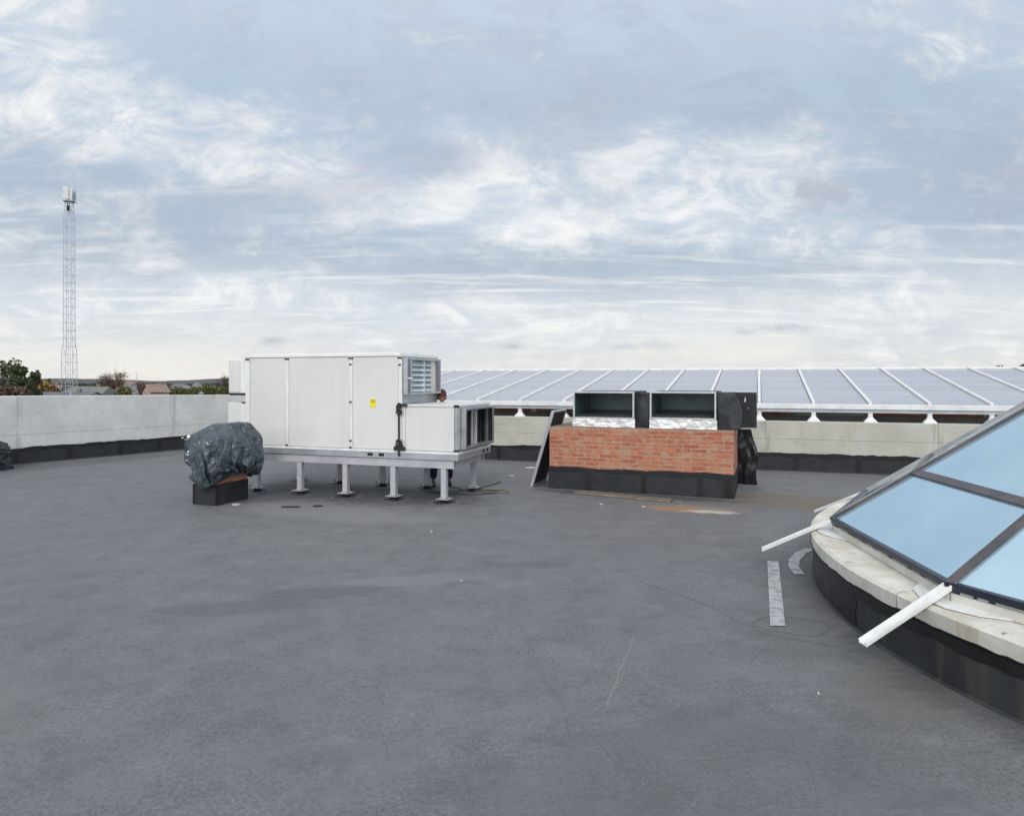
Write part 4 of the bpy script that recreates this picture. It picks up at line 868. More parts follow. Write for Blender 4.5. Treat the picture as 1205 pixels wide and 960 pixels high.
 350,316,360,407,434,448,457,477,465,469,447,441,416,426,452,427,435,407,384,380,372,344,324,308,352,348,307,270,228,230,188,149,107,65,74,104,132,98,107,77,53,43,34,10,-21,-47,-65,-78,-70,-43,-22,-33,-44,-58,-88,-111,-131,-141,-178,-212,-217,
 353,325,362,410,413,432,460,456,461,438,419,404,392,415,437,429,397,381,354,357,346,313,288,314,351,342,309,267,235,218,183,141,99,57,57,84,104,117,94,103,64,42,26,16,-8,-32,-26,-50,-70,-52,-32,-12,-23,-44,-63,-84,-106,-120,-154,-204,-207,
 359,329,376,395,405,450,442,458,438,440,420,397,378,403,405,386,382,355,325,334,314,286,263,303,341,333,307,265,240,208,170,135,93,53,43,65,88,124,109,78,95,66,35,17,29,9,-20,-34,-41,-69,-47,-28,-15,-19,-41,-59,-81,-94,-141,-193,-193,
 367,338,360,385,426,448,464,447,459,452,429,403,377,389,370,345,353,323,301,304,277,250,257,296,329,310,303,264,243,200,173,131,91,50,34,45,79,121,88,89,116,98,70,61,26,33,5,-11,-40,-70,-89,-64,-39,-24,-15,-37,-61,-91,-127,-170,-174,
 370,350,377,395,444,433,447,461,453,436,435,415,389,363,334,351,327,294,290,270,241,225,250,275,310,289,292,263,236,205,168,127,87,55,29,31,71,87,121,129,98,124,105,74,64,33,9,8,-24,-54,-70,-98,-87,-71,-46,-22,-38,-69,-105,-149,-149,
 369,368,384,413,405,413,429,443,439,431,404,379,371,339,319,329,298,281,263,235,211,203,240,254,290,268,277,244,205,188,150,133,91,61,31,47,63,73,109,149,140,110,133,102,93,61,31,28,4,-25,-49,-59,-78,-64,-80,-54,-29,-45,-81,-127,-125,
 371,387,405,427,433,430,413,395,395,384,391,371,341,312,333,303,275,251,222,209,181,189,225,234,270,249,249,218,207,167,153,133,96,93,61,27,56,89,94,134,173,146,111,131,102,77,75,62,30,6,-1,-22,-51,-76,-102,-99,-71,-52,-60,-116,-104,
 374,410,416,413,399,382,365,347,347,357,353,343,318,328,320,287,254,217,213,176,157,179,192,230,243,246,217,192,192,154,119,142,104,110,77,37,36,58,95,134,172,170,139,111,81,82,53,62,70,43,15,-4,-32,-54,-82,-102,-94,-86,-64,-83,-90,
 374,374,371,365,362,363,363,360,354,343,326,312,303,295,284,263,235,209,186,168,156,167,184,203,213,205,187,176,165,154,145,135,122,105,89,53,51,82,106,124,138,145,138,123,106,92,84,82,77,59,34,11,-11,-33,-53,-69,-78,-83,-83,-81,-85,
],
[
 -377,-401,-423,-447,-472,-488,-492,-484,-470,-455,-442,-433,-424,-414,-399,-383,-391,-412,-426,-431,-433,-440,-449,-448,-447,-448,-447,-441,-430,-413,-390,-370,-360,-356,-358,-361,-365,-367,-370,-371,-373,-374,-372,-374,-377,-366,-341,-314,-289,-269,-249,-229,-205,-179,-168,-170,-180,-196,-215,-234,-254,
 -350,-354,-376,-399,-421,-438,-448,-449,-449,-431,-416,-407,-399,-382,-402,-379,-351,-381,-402,-437,-410,-418,-447,-459,-427,-469,-487,-482,-466,-439,-404,-389,-354,-325,-340,-367,-394,-384,-353,-334,-364,-335,-330,-341,-335,-323,-316,-322,-304,-279,-249,-219,-189,-171,-185,-205,-202,-222,-240,-261,-250,
 -320,-333,-332,-350,-368,-388,-408,-414,-415,-416,-402,-384,-394,-374,-384,-360,-348,-355,-393,-425,-405,-416,-442,-463,-425,-452,-491,-481,-474,-434,-409,-394,-365,-340,-350,-372,-396,-382,-345,-324,-333,-307,-308,-323,-290,-283,-282,-280,-281,-252,-243,-219,-187,-206,-221,-229,-239,-236,-230,-240,-232,
 -290,-308,-323,-362,-376,-384,-382,-376,-368,-368,-396,-373,-396,-389,-365,-349,-363,-353,-376,-414,-408,-436,-416,-452,-451,-460,-498,-501,-478,-436,-420,-408,-382,-344,-316,-336,-362,-376,-339,-336,-300,-282,-304,-311,-283,-247,-251,-257,-251,-248,-223,-194,-166,-180,-186,-199,-206,-193,-223,-245,-237,
 -263,-284,-315,-355,-396,-413,-412,-405,-399,-374,-363,-393,-414,-413,-393,-380,-359,-367,-372,-397,-432,-415,-432,-466,-487,-456,-498,-511,-481,-438,-433,-419,-383,-349,-314,-339,-380,-383,-347,-309,-307,-271,-277,-297,-274,-242,-211,-219,-203,-201,-182,-155,-157,-148,-155,-157,-172,-203,-220,-220,-210,
 -243,-258,-292,-330,-379,-383,-392,-402,-417,-415,-393,-389,-410,-426,-433,-407,-383,-381,-401,-393,-415,-439,-456,-479,-495,-458,-499,-519,-485,-442,-425,-426,-399,-357,-319,-350,-381,-371,-333,-298,-315,-279,-253,-274,-264,-237,-205,-178,-184,-155,-135,-121,-123,-139,-157,-171,-173,-207,-195,-194,-172,
 -226,-262,-282,-313,-357,-385,-427,-433,-444,-448,-435,-433,-410,-422,-454,-445,-417,-403,-423,-432,-424,-460,-481,-454,-484,-492,-491,-527,-490,-448,-424,-432,-408,-367,-327,-334,-367,-336,-329,-290,-313,-279,-250,-252,-244,-212,-194,-173,-145,-121,-131,-150,-165,-177,-199,-164,-180,-201,-174,-168,-134,
 -211,-269,-292,-296,-344,-382,-421,-473,-475,-478,-480,-470,-444,-458,-433,-463,-460,-447,-429,-423,-451,-429,-464,-470,-481,-503,-502,-531,-498,-456,-425,-434,-416,-375,-339,-322,-347,-313,-314,-281,-313,-284,-250,-218,-223,-194,-166,-143,-129,-149,-170,-191,-200,-218,-206,-162,-170,-189,-150,-135,-101,
 -198,-244,-288,-308,-328,-373,-413,-464,-511,-520,-504,-506,-482,-461,-435,-447,-479,-479,-472,-435,-431,-453,-442,-460,-480,-514,-514,-533,-504,-467,-427,-432,-423,-383,-371,-353,-318,-291,-297,-272,-309,-289,-255,-223,-191,-165,-152,-156,-177,-189,-212,-196,-215,-206,-186,-163,-150,-165,-131,-99,-76,
 -190,-236,-254,-298,-332,-356,-403,-448,-494,-534,-529,-520,-493,-490,-464,-438,-441,-449,-471,-467,-430,-446,-429,-465,-480,-519,-532,-530,-504,-474,-433,-428,-429,-388,-377,-336,-310,-295,-267,-264,-300,-290,-256,-230,-199,-190,-178,-192,-214,-227,-217,-199,-190,-179,-163,-139,-152,-143,-115,-101,-61,
 -186,-227,-254,-275,-305,-352,-384,-432,-478,-510,-542,-523,-503,-501,-474,-451,-430,-424,-432,-464,-462,-432,-458,-442,-468,-497,-526,-524,-492,-479,-439,-444,-433,-399,-358,-324,-305,-292,-257,-255,-290,-276,-260,-230,-200,-182,-208,-231,-235,-214,-193,-185,-169,-152,-135,-129,-123,-114,-84,-88,-46,
 -184,-199,-233,-247,-286,-332,-379,-416,-456,-488,-530,-534,-522,-500,-479,-454,-426,-412,-436,-430,-428,-458,-479,-484,-447,-476,-510,-518,-484,-482,-445,-451,-428,-392,-360,-334,-298,-287,-249,-245,-278,-261,-252,-229,-199,-227,-240,-225,-202,-186,-172,-162,-150,-139,-121,-102,-94,-81,-74,-63,-29,
 -183,-167,-202,-227,-271,-316,-365,-391,-437,-467,-510,-531,-519,-499,-481,-455,-429,-407,-411,-420,-415,-436,-472,-496,-477,-450,-485,-511,-477,-483,-453,-454,-413,-391,-350,-322,-316,-276,-256,-237,-269,-250,-244,-223,-233,-228,-204,-188,-166,-163,-152,-134,-124,-110,-92,-77,-62,-52,-57,-43,-11,
 -181,-183,-184,-213,-258,-305,-348,-394,-411,-448,-490,-517,-526,-499,-480,-457,-431,-408,-404,-401,-404,-424,-451,-490,-496,-465,-464,-502,-488,-455,-461,-428,-419,-384,-347,-308,-312,-276,-242,-231,-259,-240,-229,-206,-208,-183,-182,-160,-149,-137,-126,-113,-101,-84,-88,-59,-31,-21,-24,-13,6,
 -172,-207,-186,-212,-251,-290,-332,-373,-391,-434,-464,-493,-520,-512,-478,-456,-432,-410,-405,-402,-394,-423,-453,-455,-478,-491,-459,-482,-479,-440,-436,-403,-405,-377,-336,-299,-304,-267,-240,-226,-247,-235,-206,-203,-177,-157,-154,-139,-124,-111,-98,-86,-70,-78,-57,-31,-49,-9,-45,-2,21,
 -158,-181,-205,-226,-263,-268,-308,-349,-375,-411,-439,-468,-501,-515,-495,-454,-432,-413,-406,-395,-406,-407,-438,-439,-449,-464,-481,-449,-466,-435,-403,-385,-396,-368,-327,-291,-295,-260,-238,-228,-236,-208,-199,-176,-150,-152,-145,-128,-99,-88,-69,-68,-43,-49,-33,-48,-23,-36,-33,-2,35,
 -145,-185,-201,-223,-242,-280,-318,-323,-350,-387,-416,-454,-480,-501,-505,-473,-430,-416,-407,-397,-415,-418,-410,-429,-454,-449,-465,-465,-444,-409,-376,-391,-370,-359,-320,-283,-283,-258,-229,-236,-211,-194,-176,-150,-145,-138,-119,-106,-81,-59,-61,-42,-19,-22,-31,-15,3,-25,-13,13,47,
 -136,-171,-198,-219,-258,-289,-297,-335,-322,-364,-402,-439,-456,-477,-498,-489,-448,-419,-411,-402,-414,-397,-418,-435,-447,-441,-446,-448,-427,-392,-355,-367,-357,-346,-313,-275,-268,-243,-237,-213,-195,-175,-149,-141,-132,-112,-93,-77,-63,-47,-31,-14,4,-5,5,18,24,-14,5,39,54,
 -128,-166,-187,-212,-250,-294,-304,-314,-326,-343,-384,-418,-451,-466,-479,-490,-469,-429,-414,-419,-405,-411,-399,-426,-437,-435,-431,-421,-392,-371,-334,-328,-336,-327,-306,-267,-249,-239,-225,-199,-175,-147,-138,-126,-106,-88,-69,-48,-32,-14,2,20,24,31,41,55,26,2,40,20,48,
 -117,-135,-168,-208,-244,-264,-308,-347,-354,-372,-367,-401,-426,-440,-452,-468,-478,-444,-422,-413,-417,-412,-390,-416,-410,-405,-398,-387,-380,-346,-329,-298,-298,-300,-295,-258,-250,-232,-201,-174,-148,-132,-121,-99,-79,-58,-38,-18,0,15,21,51,60,57,79,79,49,33,38,49,46,
 -93,-110,-150,-189,-216,-252,-294,-339,-383,-398,-402,-408,-394,-420,-428,-439,-455,-462,-433,-422,-389,-382,-395,-379,-389,-394,-386,-369,-356,-330,-301,-281,-272,-264,-259,-261,-239,-210,-177,-151,-128,-113,-105,-94,-80,-64,-48,-32,-6,19,43,79,73,93,113,101,68,67,77,85,61,
 -83,-102,-133,-171,-213,-254,-294,-332,-359,-397,-401,-379,-396,-388,-404,-416,-426,-442,-444,-424,-386,-358,-365,-352,-353,-371,-364,-347,-325,-300,-272,-277,-268,-259,-252,-229,-203,-175,-146,-123,-105,-93,-76,-65,-48,-31,-15,2,26,53,72,93,107,130,143,100,91,87,63,51,80,
 -87,-119,-153,-184,-201,-239,-272,-309,-341,-382,-397,-394,-377,-395,-381,-386,-403,-413,-426,-419,-386,-363,-327,-335,-331,-347,-331,-314,-295,-269,-259,-260,-249,-237,-213,-188,-162,-136,-112,-100,-77,-64,-51,-32,-15,3,17,38,56,77,112,111,136,151,117,131,99,100,86,57,95,
 -91,-127,-152,-165,-202,-234,-272,-311,-347,-354,-367,-387,-388,-369,-384,-380,-369,-389,-402,-406,-384,-359,-327,-310,-314,-307,-298,-283,-264,-250,-248,-237,-222,-199,-174,-149,-124,-102,-90,-73,-53,-33,-18,1,20,38,51,75,91,116,115,133,156,124,112,108,114,103,114,83,105,
 -80,-119,-127,-166,-201,-235,-253,-290,-326,-347,-354,-348,-359,-366,-350,-363,-366,-352,-367,-376,-377,-352,-325,-309,-271,-276,-274,-260,-244,-237,-226,-208,-185,-161,-136,-112,-89,-80,-62,-42,-21,-1,18,36,57,74,87,106,129,132,146,159,119,151,131,127,135,141,119,93,114,
 -74,-82,-115,-147,-175,-208,-250,-272,-298,-312,-315,-322,-319,-332,-336,-325,-336,-339,-330,-339,-349,-347,-321,-295,-279,-239,-243,-240,-230,-212,-192,-171,-148,-124,-99,-76,-67,-50,-30,-8,13,35,53,75,92,111,126,131,141,150,145,145,157,148,173,159,153,171,146,121,121,
 -71,-68,-110,-134,-165,-203,-241,-272,-287,-286,-279,-282,-286,-292,-293,-298,-301,-305,-309,-312,-313,-324,-312,-286,-261,-230,-194,-196,-191,-176,-156,-135,-112,-86,-63,-53,-36,-17,5,26,49,69,90,112,132,138,150,165,166,183,170,185,191,187,190,200,195,190,176,153,131,
 -69,-86,-108,-147,-183,-220,-249,-259,-251,-245,-258,-243,-244,-250,-261,-256,-260,-264,-268,-270,-275,-293,-287,-263,-236,-211,-183,-147,-149,-138,-120,-98,-73,-49,-38,-22,-2,19,41,63,84,106,127,149,156,171,188,191,201,202,211,217,225,229,227,238,237,224,210,185,144,
 -65,-97,-129,-166,-182,-198,-212,-220,-232,-225,-240,-241,-239,-216,-219,-221,-232,-245,-236,-237,-251,-249,-245,-226,-205,-183,-160,-134,-100,-99,-82,-60,-35,-22,-5,14,34,56,78,100,117,142,155,171,190,209,219,230,234,243,251,257,260,261,261,247,263,254,215,183,159,
 -46,-87,-110,-126,-143,-159,-172,-188,-197,-204,-203,-215,-223,-227,-231,-227,-222,-219,-214,-209,-208,-208,-208,-188,-168,-149,-129,-107,-83,-53,-44,-21,-5,13,32,50,71,93,115,137,151,179,180,209,228,245,260,265,274,279,262,253,246,249,254,260,232,230,193,186,174,
 -29,-52,-69,-87,-105,-120,-138,-150,-158,-166,-172,-178,-183,-188,-191,-190,-193,-187,-175,-165,-169,-185,-168,-149,-130,-112,-92,-70,-49,-27,-7,12,32,51,69,86,107,129,150,173,181,197,218,240,218,216,221,237,264,275,289,289,288,280,283,286,272,246,205,196,187,
 -24,-48,-31,-49,-68,-83,-98,-112,-118,-124,-131,-135,-140,-146,-151,-160,-186,-185,-183,-174,-141,-148,-130,-111,-91,-72,-52,-31,-10,7,31,38,66,87,105,124,142,163,184,207,222,237,258,250,246,245,258,235,240,245,247,247,248,275,286,292,280,251,242,227,197,
 -23,0,0,-25,-53,-80,-106,-142,-143,-153,-165,-160,-176,-183,-185,-181,-167,-157,-144,-139,-126,-109,-91,-71,-51,-31,-10,8,22,47,68,84,84,115,137,154,176,197,218,242,260,275,269,293,287,282,274,266,282,286,274,284,262,241,242,259,240,232,219,207,189,
 -33,-38,-31,-59,-85,-113,-137,-160,-185,-194,-199,-198,-184,-166,-150,-141,-127,-126,-120,-103,-87,-70,-52,-32,-12,8,26,37,62,87,107,126,135,124,154,181,206,229,251,275,295,310,310,293,320,323,308,307,285,279,306,303,285,273,258,222,222,201,179,167,171,
 -48,-54,-66,-93,-100,-140,-166,-189,-199,-202,-181,-163,-142,-125,-111,-102,-111,-98,-84,-64,-48,-32,-14,5,24,41,53,76,102,126,147,163,170,173,168,201,228,256,280,304,327,343,337,334,310,339,347,333,324,312,276,267,252,237,219,206,194,175,184,175,154,
 -64,-75,-84,-89,-131,-112,-134,-171,-161,-161,-162,-150,-121,-104,-101,-90,-74,-66,-47,-28,-11,2,21,39,55,67,90,116,141,164,184,201,213,219,219,213,246,276,305,331,356,374,370,360,346,315,341,362,350,321,314,274,240,211,186,177,156,163,152,140,142,
 -78,-114,-123,-115,-93,-95,-123,-134,-135,-138,-125,-112,-106,-89,-68,-51,-40,-29,-12,7,23,33,53,69,81,103,130,156,181,199,210,225,239,250,256,261,258,292,324,353,381,401,381,365,348,341,320,334,353,350,319,300,264,239,221,186,155,127,112,103,133,
 -80,-86,-84,-79,-80,-70,-105,-97,-104,-103,-85,-79,-74,-53,-47,-18,-13,6,20,32,54,70,89,102,117,143,172,199,218,228,247,260,279,287,299,301,301,297,339,371,406,428,411,396,380,364,347,329,328,333,347,308,297,265,244,215,183,151,125,99,130,
 -61,-46,-43,-55,-47,-66,-66,-57,-83,-64,-57,-41,-40,-27,-10,6,22,41,45,64,81,96,116,128,144,168,205,230,232,262,273,297,310,329,333,346,348,347,340,382,424,451,448,429,415,400,383,366,352,337,313,337,318,298,275,244,213,181,147,129,134,
 -52,-14,-12,-35,-61,-27,-27,-69,-46,-36,-22,-20,-15,1,25,42,36,62,76,79,102,121,134,157,182,194,213,250,250,280,305,310,341,360,376,374,391,385,389,387,424,464,458,454,448,435,420,403,385,371,339,313,336,322,289,274,244,210,180,151,152,
 -57,-41,-29,-2,-35,-26,-25,-30,-18,-5,-21,-4,12,36,54,45,55,78,83,106,126,144,166,193,205,232,242,259,288,286,310,342,348,377,406,417,406,425,418,429,425,456,479,465,456,458,449,426,404,382,369,334,313,327,319,288,268,232,213,178,158,
 -54,-41,1,18,-8,8,-15,3,6,-17,7,23,47,65,50,58,71,92,108,127,150,174,200,210,238,251,272,296,317,311,330,348,382,406,402,418,446,428,452,439,453,449,475,492,473,460,465,459,437,413,388,362,333,302,312,290,295,248,233,202,161,
 -36,-9,16,0,31,35,11,18,1,12,34,56,77,54,63,75,99,112,130,147,171,200,220,242,260,285,310,310,333,351,363,374,409,403,424,422,430,464,440,458,443,459,459,494,501,481,464,469,464,446,419,392,364,333,287,264,284,273,239,202,163,
 -21,21,0,30,42,25,39,20,27,39,61,89,61,72,86,96,113,131,151,177,203,211,239,269,293,319,334,349,370,390,404,414,410,443,433,452,423,437,469,445,463,453,461,481,511,509,488,466,474,466,428,405,372,329,315,277,254,249,241,199,170,
 -6,24,34,49,26,47,27,48,61,71,91,68,84,100,101,122,137,154,178,202,200,231,262,277,312,301,311,347,374,413,431,449,436,464,470,438,425,423,443,477,459,474,465,483,503,524,515,494,472,483,453,413,377,350,325,303,290,272,234,219,182,
 9,50,62,46,45,27,59,48,85,103,81,97,112,101,127,136,156,178,202,192,223,254,266,292,327,308,309,348,379,418,410,426,459,465,475,448,454,428,428,457,489,475,476,483,507,523,534,521,500,466,476,439,401,383,356,335,324,285,261,235,192,
 26,68,80,58,54,57,43,69,103,94,110,122,99,124,138,147,171,196,188,216,246,267,276,310,340,329,308,346,384,423,409,407,446,472,456,481,459,444,430,444,476,508,495,489,500,525,540,539,505,469,472,463,425,412,389,358,340,307,270,225,202,
 43,78,101,73,86,78,66,97,108,122,132,105,124,140,142,167,191,185,210,232,263,265,297,321,354,327,317,358,393,426,407,396,428,439,476,470,483,479,452,445,463,496,530,510,500,500,520,544,529,495,454,466,453,437,414,385,345,302,275,230,213,
 60,103,122,94,65,75,97,120,123,142,117,128,136,140,164,188,186,209,220,253,266,294,311,347,323,324,328,367,383,424,411,393,408,444,460,486,469,497,482,465,457,486,515,546,538,508,496,514,538,492,474,439,443,464,439,413,367,327,283,239,224,
 77,117,131,92,87,105,125,122,139,121,137,123,142,161,180,181,202,225,238,268,295,295,332,342,322,361,330,370,379,421,422,398,395,437,444,479,493,490,519,503,470,464,492,523,556,525,497,482,489,508,457,438,460,450,440,416,395,349,301,267,240,
 97,150,136,100,114,134,111,131,125,110,121,143,148,159,171,190,214,234,266,257,288,318,336,310,332,372,341,374,375,417,425,415,390,424,451,458,494,498,534,515,492,475,472,504,535,543,515,489,470,458,480,441,437,434,423,397,407,371,327,280,262,
 117,146,123,130,143,118,98,117,102,107,125,127,153,169,179,209,222,254,241,251,286,322,313,307,337,377,352,374,372,414,423,422,394,412,448,443,476,508,512,547,529,512,477,481,513,524,516,505,483,464,445,466,435,419,400,403,388,374,343,307,291,
 128,134,148,160,124,97,87,95,92,113,123,149,159,186,191,208,239,244,225,261,297,320,297,329,336,375,383,366,370,412,412,399,410,401,440,463,454,473,508,527,555,521,486,460,471,488,514,491,467,474,460,438,458,427,390,383,370,402,373,334,323,
 136,169,177,163,114,94,109,82,103,111,129,152,179,196,219,244,249,220,234,271,306,302,318,350,333,371,396,395,367,406,385,389,382,390,431,459,423,460,488,523,521,542,509,476,450,469,500,478,457,442,458,442,421,416,385,383,360,389,366,363,351,
 151,189,200,156,108,113,106,123,136,160,164,181,201,218,249,252,220,238,244,281,310,323,342,333,325,366,399,404,369,399,380,359,365,380,420,453,418,438,471,497,531,517,525,494,476,447,460,480,452,445,427,445,423,404,395,382,356,383,392,389,371,
 172,213,175,145,123,119,133,150,170,196,213,226,242,266,269,245,218,226,254,292,309,314,354,342,319,357,397,413,375,385,355,346,360,370,408,446,426,420,442,478,506,534,525,489,481,447,429,450,451,448,436,423,421,402,383,371,372,356,376,405,384,
 185,226,183,149,130,153,157,179,204,226,253,274,289,304,286,260,238,232,268,297,299,329,363,329,312,349,389,421,387,359,340,351,336,364,396,437,438,402,423,462,478,505,519,498,467,464,440,408,407,412,439,430,407,387,392,384,366,368,388,418,396,
 182,232,190,150,161,174,185,208,235,261,266,280,313,316,294,265,271,247,278,292,311,346,360,321,306,341,379,405,412,375,365,326,329,358,388,426,394,433,428,441,481,474,493,483,452,440,440,406,430,421,438,454,435,409,391,387,387,369,396,413,412,
 191,239,190,199,205,218,232,223,253,274,304,322,316,312,287,275,292,265,275,311,325,363,353,313,299,335,375,372,409,406,368,330,349,386,370,393,423,414,451,461,460,471,457,463,481,479,449,425,414,431,438,461,467,456,436,411,413,419,404,416,423,
 212,230,237,237,235,214,220,238,264,293,323,347,355,340,318,303,291,289,316,315,343,375,338,336,299,339,370,355,388,405,384,353,371,402,390,400,438,406,412,422,419,440,449,425,448,485,489,472,438,459,474,454,448,468,471,449,425,433,451,446,429,
 232,218,237,256,263,263,266,273,283,293,303,309,313,315,318,323,328,333,342,356,369,356,341,330,326,330,340,349,359,370,382,393,406,418,426,433,435,432,427,419,409,404,417,435,448,453,455,456,456,453,447,444,446,445,442,438,434,432,432,433,431,
],
[
 401,392,380,364,347,332,319,308,299,290,280,270,262,259,260,266,263,259,260,266,275,286,291,287,282,278,273,265,260,258,262,272,287,301,311,310,305,300,294,287,278,274,282,301,319,329,332,334,337,341,346,351,356,360,362,361,360,357,354,349,345,
 409,377,366,355,345,333,338,338,340,328,315,305,273,268,289,264,270,289,297,306,309,326,335,331,317,312,285,275,263,263,263,302,321,319,350,350,340,330,342,310,321,297,285,282,305,339,370,375,362,354,353,356,364,382,399,400,393,389,398,401,346,
 418,388,365,347,331,319,311,305,331,307,293,297,317,289,314,289,307,323,330,344,351,364,373,367,356,329,327,316,303,305,305,305,335,319,357,391,382,372,359,348,353,325,320,317,314,329,352,376,400,392,400,402,397,407,420,429,420,409,400,389,350,
 426,395,382,393,379,368,350,333,318,328,334,334,313,330,306,325,341,359,371,381,391,394,401,392,389,367,368,353,347,349,348,345,348,354,371,385,410,372,378,371,379,354,363,359,352,357,384,414,433,445,443,442,434,422,426,411,403,414,373,387,349,
 433,399,407,388,419,409,390,373,358,368,369,365,346,323,338,355,376,391,409,422,419,427,436,430,411,409,408,393,391,395,390,387,391,395,408,423,419,418,411,396,378,395,389,400,391,403,411,431,434,458,437,440,425,401,393,406,422,391,351,392,354,
 441,413,393,402,410,451,438,424,403,392,410,406,387,365,364,386,406,425,428,454,455,456,465,469,451,451,448,434,433,437,433,429,427,435,446,455,463,459,446,428,413,430,424,436,430,445,448,450,473,473,454,444,429,430,441,450,404,372,359,394,361,
 448,412,415,416,405,443,471,463,447,420,436,412,430,412,402,413,433,455,456,464,491,486,488,481,480,479,483,474,475,479,474,470,468,473,487,492,502,485,467,459,449,450,468,473,469,466,493,493,503,491,473,462,459,466,469,433,394,352,364,394,363,
 455,440,425,429,417,441,473,462,477,451,439,443,456,439,446,435,450,468,496,504,483,504,519,520,523,522,526,518,516,520,517,513,509,514,527,533,537,515,502,488,486,478,494,495,508,509,512,529,533,516,501,490,500,499,449,422,372,332,353,392,357,
 460,464,450,424,435,453,472,458,485,480,482,479,469,476,480,480,484,494,512,511,518,535,557,562,566,563,568,562,559,558,561,556,550,554,553,559,569,547,537,518,525,513,529,532,540,531,557,569,548,525,521,536,546,495,447,402,363,315,349,396,350,
 463,458,442,448,428,472,490,471,495,526,525,525,519,515,508,502,507,522,544,543,547,567,585,602,607,605,606,605,603,600,604,598,592,596,595,585,603,580,565,552,564,551,555,542,541,565,590,568,551,558,572,588,541,491,442,401,352,306,348,370,347,
 465,439,431,431,444,454,492,481,506,531,573,570,569,564,557,544,544,552,566,571,578,601,597,630,618,639,649,647,643,643,646,637,634,630,632,614,636,614,604,592,602,589,578,574,576,599,584,586,596,605,596,568,539,490,441,390,346,299,337,377,346,
 465,421,438,436,460,452,468,494,521,543,571,620,617,609,605,593,586,589,596,598,604,623,628,641,653,668,690,690,684,685,687,679,676,672,655,654,670,648,643,631,640,628,619,613,623,622,623,637,628,614,600,571,524,481,433,389,342,300,336,378,348,
 466,430,425,458,476,464,464,504,505,547,573,619,665,657,653,643,632,630,633,640,645,656,668,677,686,704,726,732,726,727,728,720,709,699,696,695,689,691,680,672,679,669,662,656,660,669,659,645,653,606,583,564,516,480,434,388,341,310,329,373,354,
 466,418,442,475,491,493,481,501,518,550,577,620,667,708,701,690,680,676,677,679,686,695,707,718,724,741,754,774,766,758,769,749,748,741,738,735,731,725,721,715,719,711,703,696,695,690,689,690,639,606,584,547,515,469,422,384,348,316,322,364,360,
 467,436,436,465,490,512,498,521,537,543,583,624,668,713,750,739,730,724,723,724,727,732,739,745,762,775,791,811,807,797,803,782,788,783,777,776,773,768,763,759,761,753,746,738,736,730,731,683,638,605,584,553,515,472,432,396,357,342,338,334,366,
 466,435,419,459,462,507,520,522,562,551,591,631,670,716,757,790,779,773,770,769,769,775,781,784,795,808,826,837,848,836,811,820,828,824,818,818,816,811,806,804,801,793,784,779,777,777,730,683,642,615,581,535,506,463,427,393,378,354,368,347,372,
 465,471,427,423,465,474,500,534,572,562,600,632,674,718,763,800,830,824,819,817,813,817,818,826,834,845,864,880,885,862,843,862,860,866,860,860,858,852,851,848,844,829,827,824,825,776,728,689,648,608,560,524,493,447,441,399,358,378,401,381,376,
 464,471,464,425,441,470,515,526,566,587,605,637,680,723,766,809,839,876,870,866,862,858,859,864,874,884,899,915,923,901,877,896,900,905,903,902,899,894,892,890,878,875,871,873,823,775,728,686,638,594,554,515,479,473,442,398,389,412,430,407,377,
 462,439,462,464,467,475,479,523,566,607,630,650,685,727,770,814,853,884,923,915,911,905,903,907,914,923,935,945,934,936,914,912,936,944,946,945,940,938,937,928,922,918,921,871,823,776,731,685,641,598,556,518,504,467,445,402,424,448,429,409,376,
 460,423,437,455,478,498,498,509,553,590,637,654,694,734,775,818,862,895,930,968,962,956,950,951,949,952,958,964,976,959,957,942,957,976,989,987,986,985,977,971,966,968,917,870,824,779,734,690,646,605,567,532,505,485,450,414,429,469,445,410,375,
 456,448,463,481,504,526,534,538,544,583,627,674,706,744,783,823,866,910,941,977,1005,996,999,983,990,995,998,999,1007,999,978,980,989,1000,1014,1031,1038,1031,1022,1017,1012,963,913,864,817,771,726,682,645,613,578,551,533,494,456,432,460,486,455,413,378,
 455,483,499,514,525,534,547,565,575,595,638,675,713,752,794,832,872,915,957,989,1010,1041,1039,1023,1021,1031,1033,1032,1027,1020,1007,1021,1031,1042,1057,1061,1067,1061,1054,1043,1009,956,909,864,819,775,732,690,654,621,604,571,530,508,467,470,436,460,445,409,379,
 455,448,475,504,544,532,559,581,610,627,651,690,727,765,804,844,882,921,964,1001,1022,1051,1072,1070,1062,1068,1054,1050,1048,1037,1046,1059,1068,1079,1070,1065,1062,1058,1070,1047,1005,955,909,866,824,781,738,698,674,641,614,570,558,518,498,461,464,423,413,385,377,
 455,435,471,511,532,561,548,564,588,632,675,705,744,776,817,856,893,933,973,1012,1037,1062,1082,1115,1108,1089,1080,1074,1069,1074,1086,1093,1100,1091,1084,1076,1066,1076,1060,1041,996,954,912,870,830,788,749,712,672,650,614,607,570,548,510,470,427,422,383,406,373,
 454,478,486,500,526,552,584,596,595,634,677,714,754,795,825,867,906,936,978,1019,1056,1077,1097,1126,1136,1126,1119,1110,1107,1113,1120,1121,1109,1099,1087,1075,1082,1062,1058,1044,1000,959,918,879,840,800,763,724,687,646,628,591,577,549,517,475,461,434,410,382,369,
 452,492,508,533,558,578,573,609,608,647,683,725,762,803,844,874,916,954,985,1023,1065,1101,1116,1132,1156,1163,1156,1151,1149,1146,1139,1124,1111,1097,1086,1092,1069,1061,1058,1049,1009,969,930,891,855,817,776,737,698,681,642,602,573,535,510,472,432,414,379,353,366,
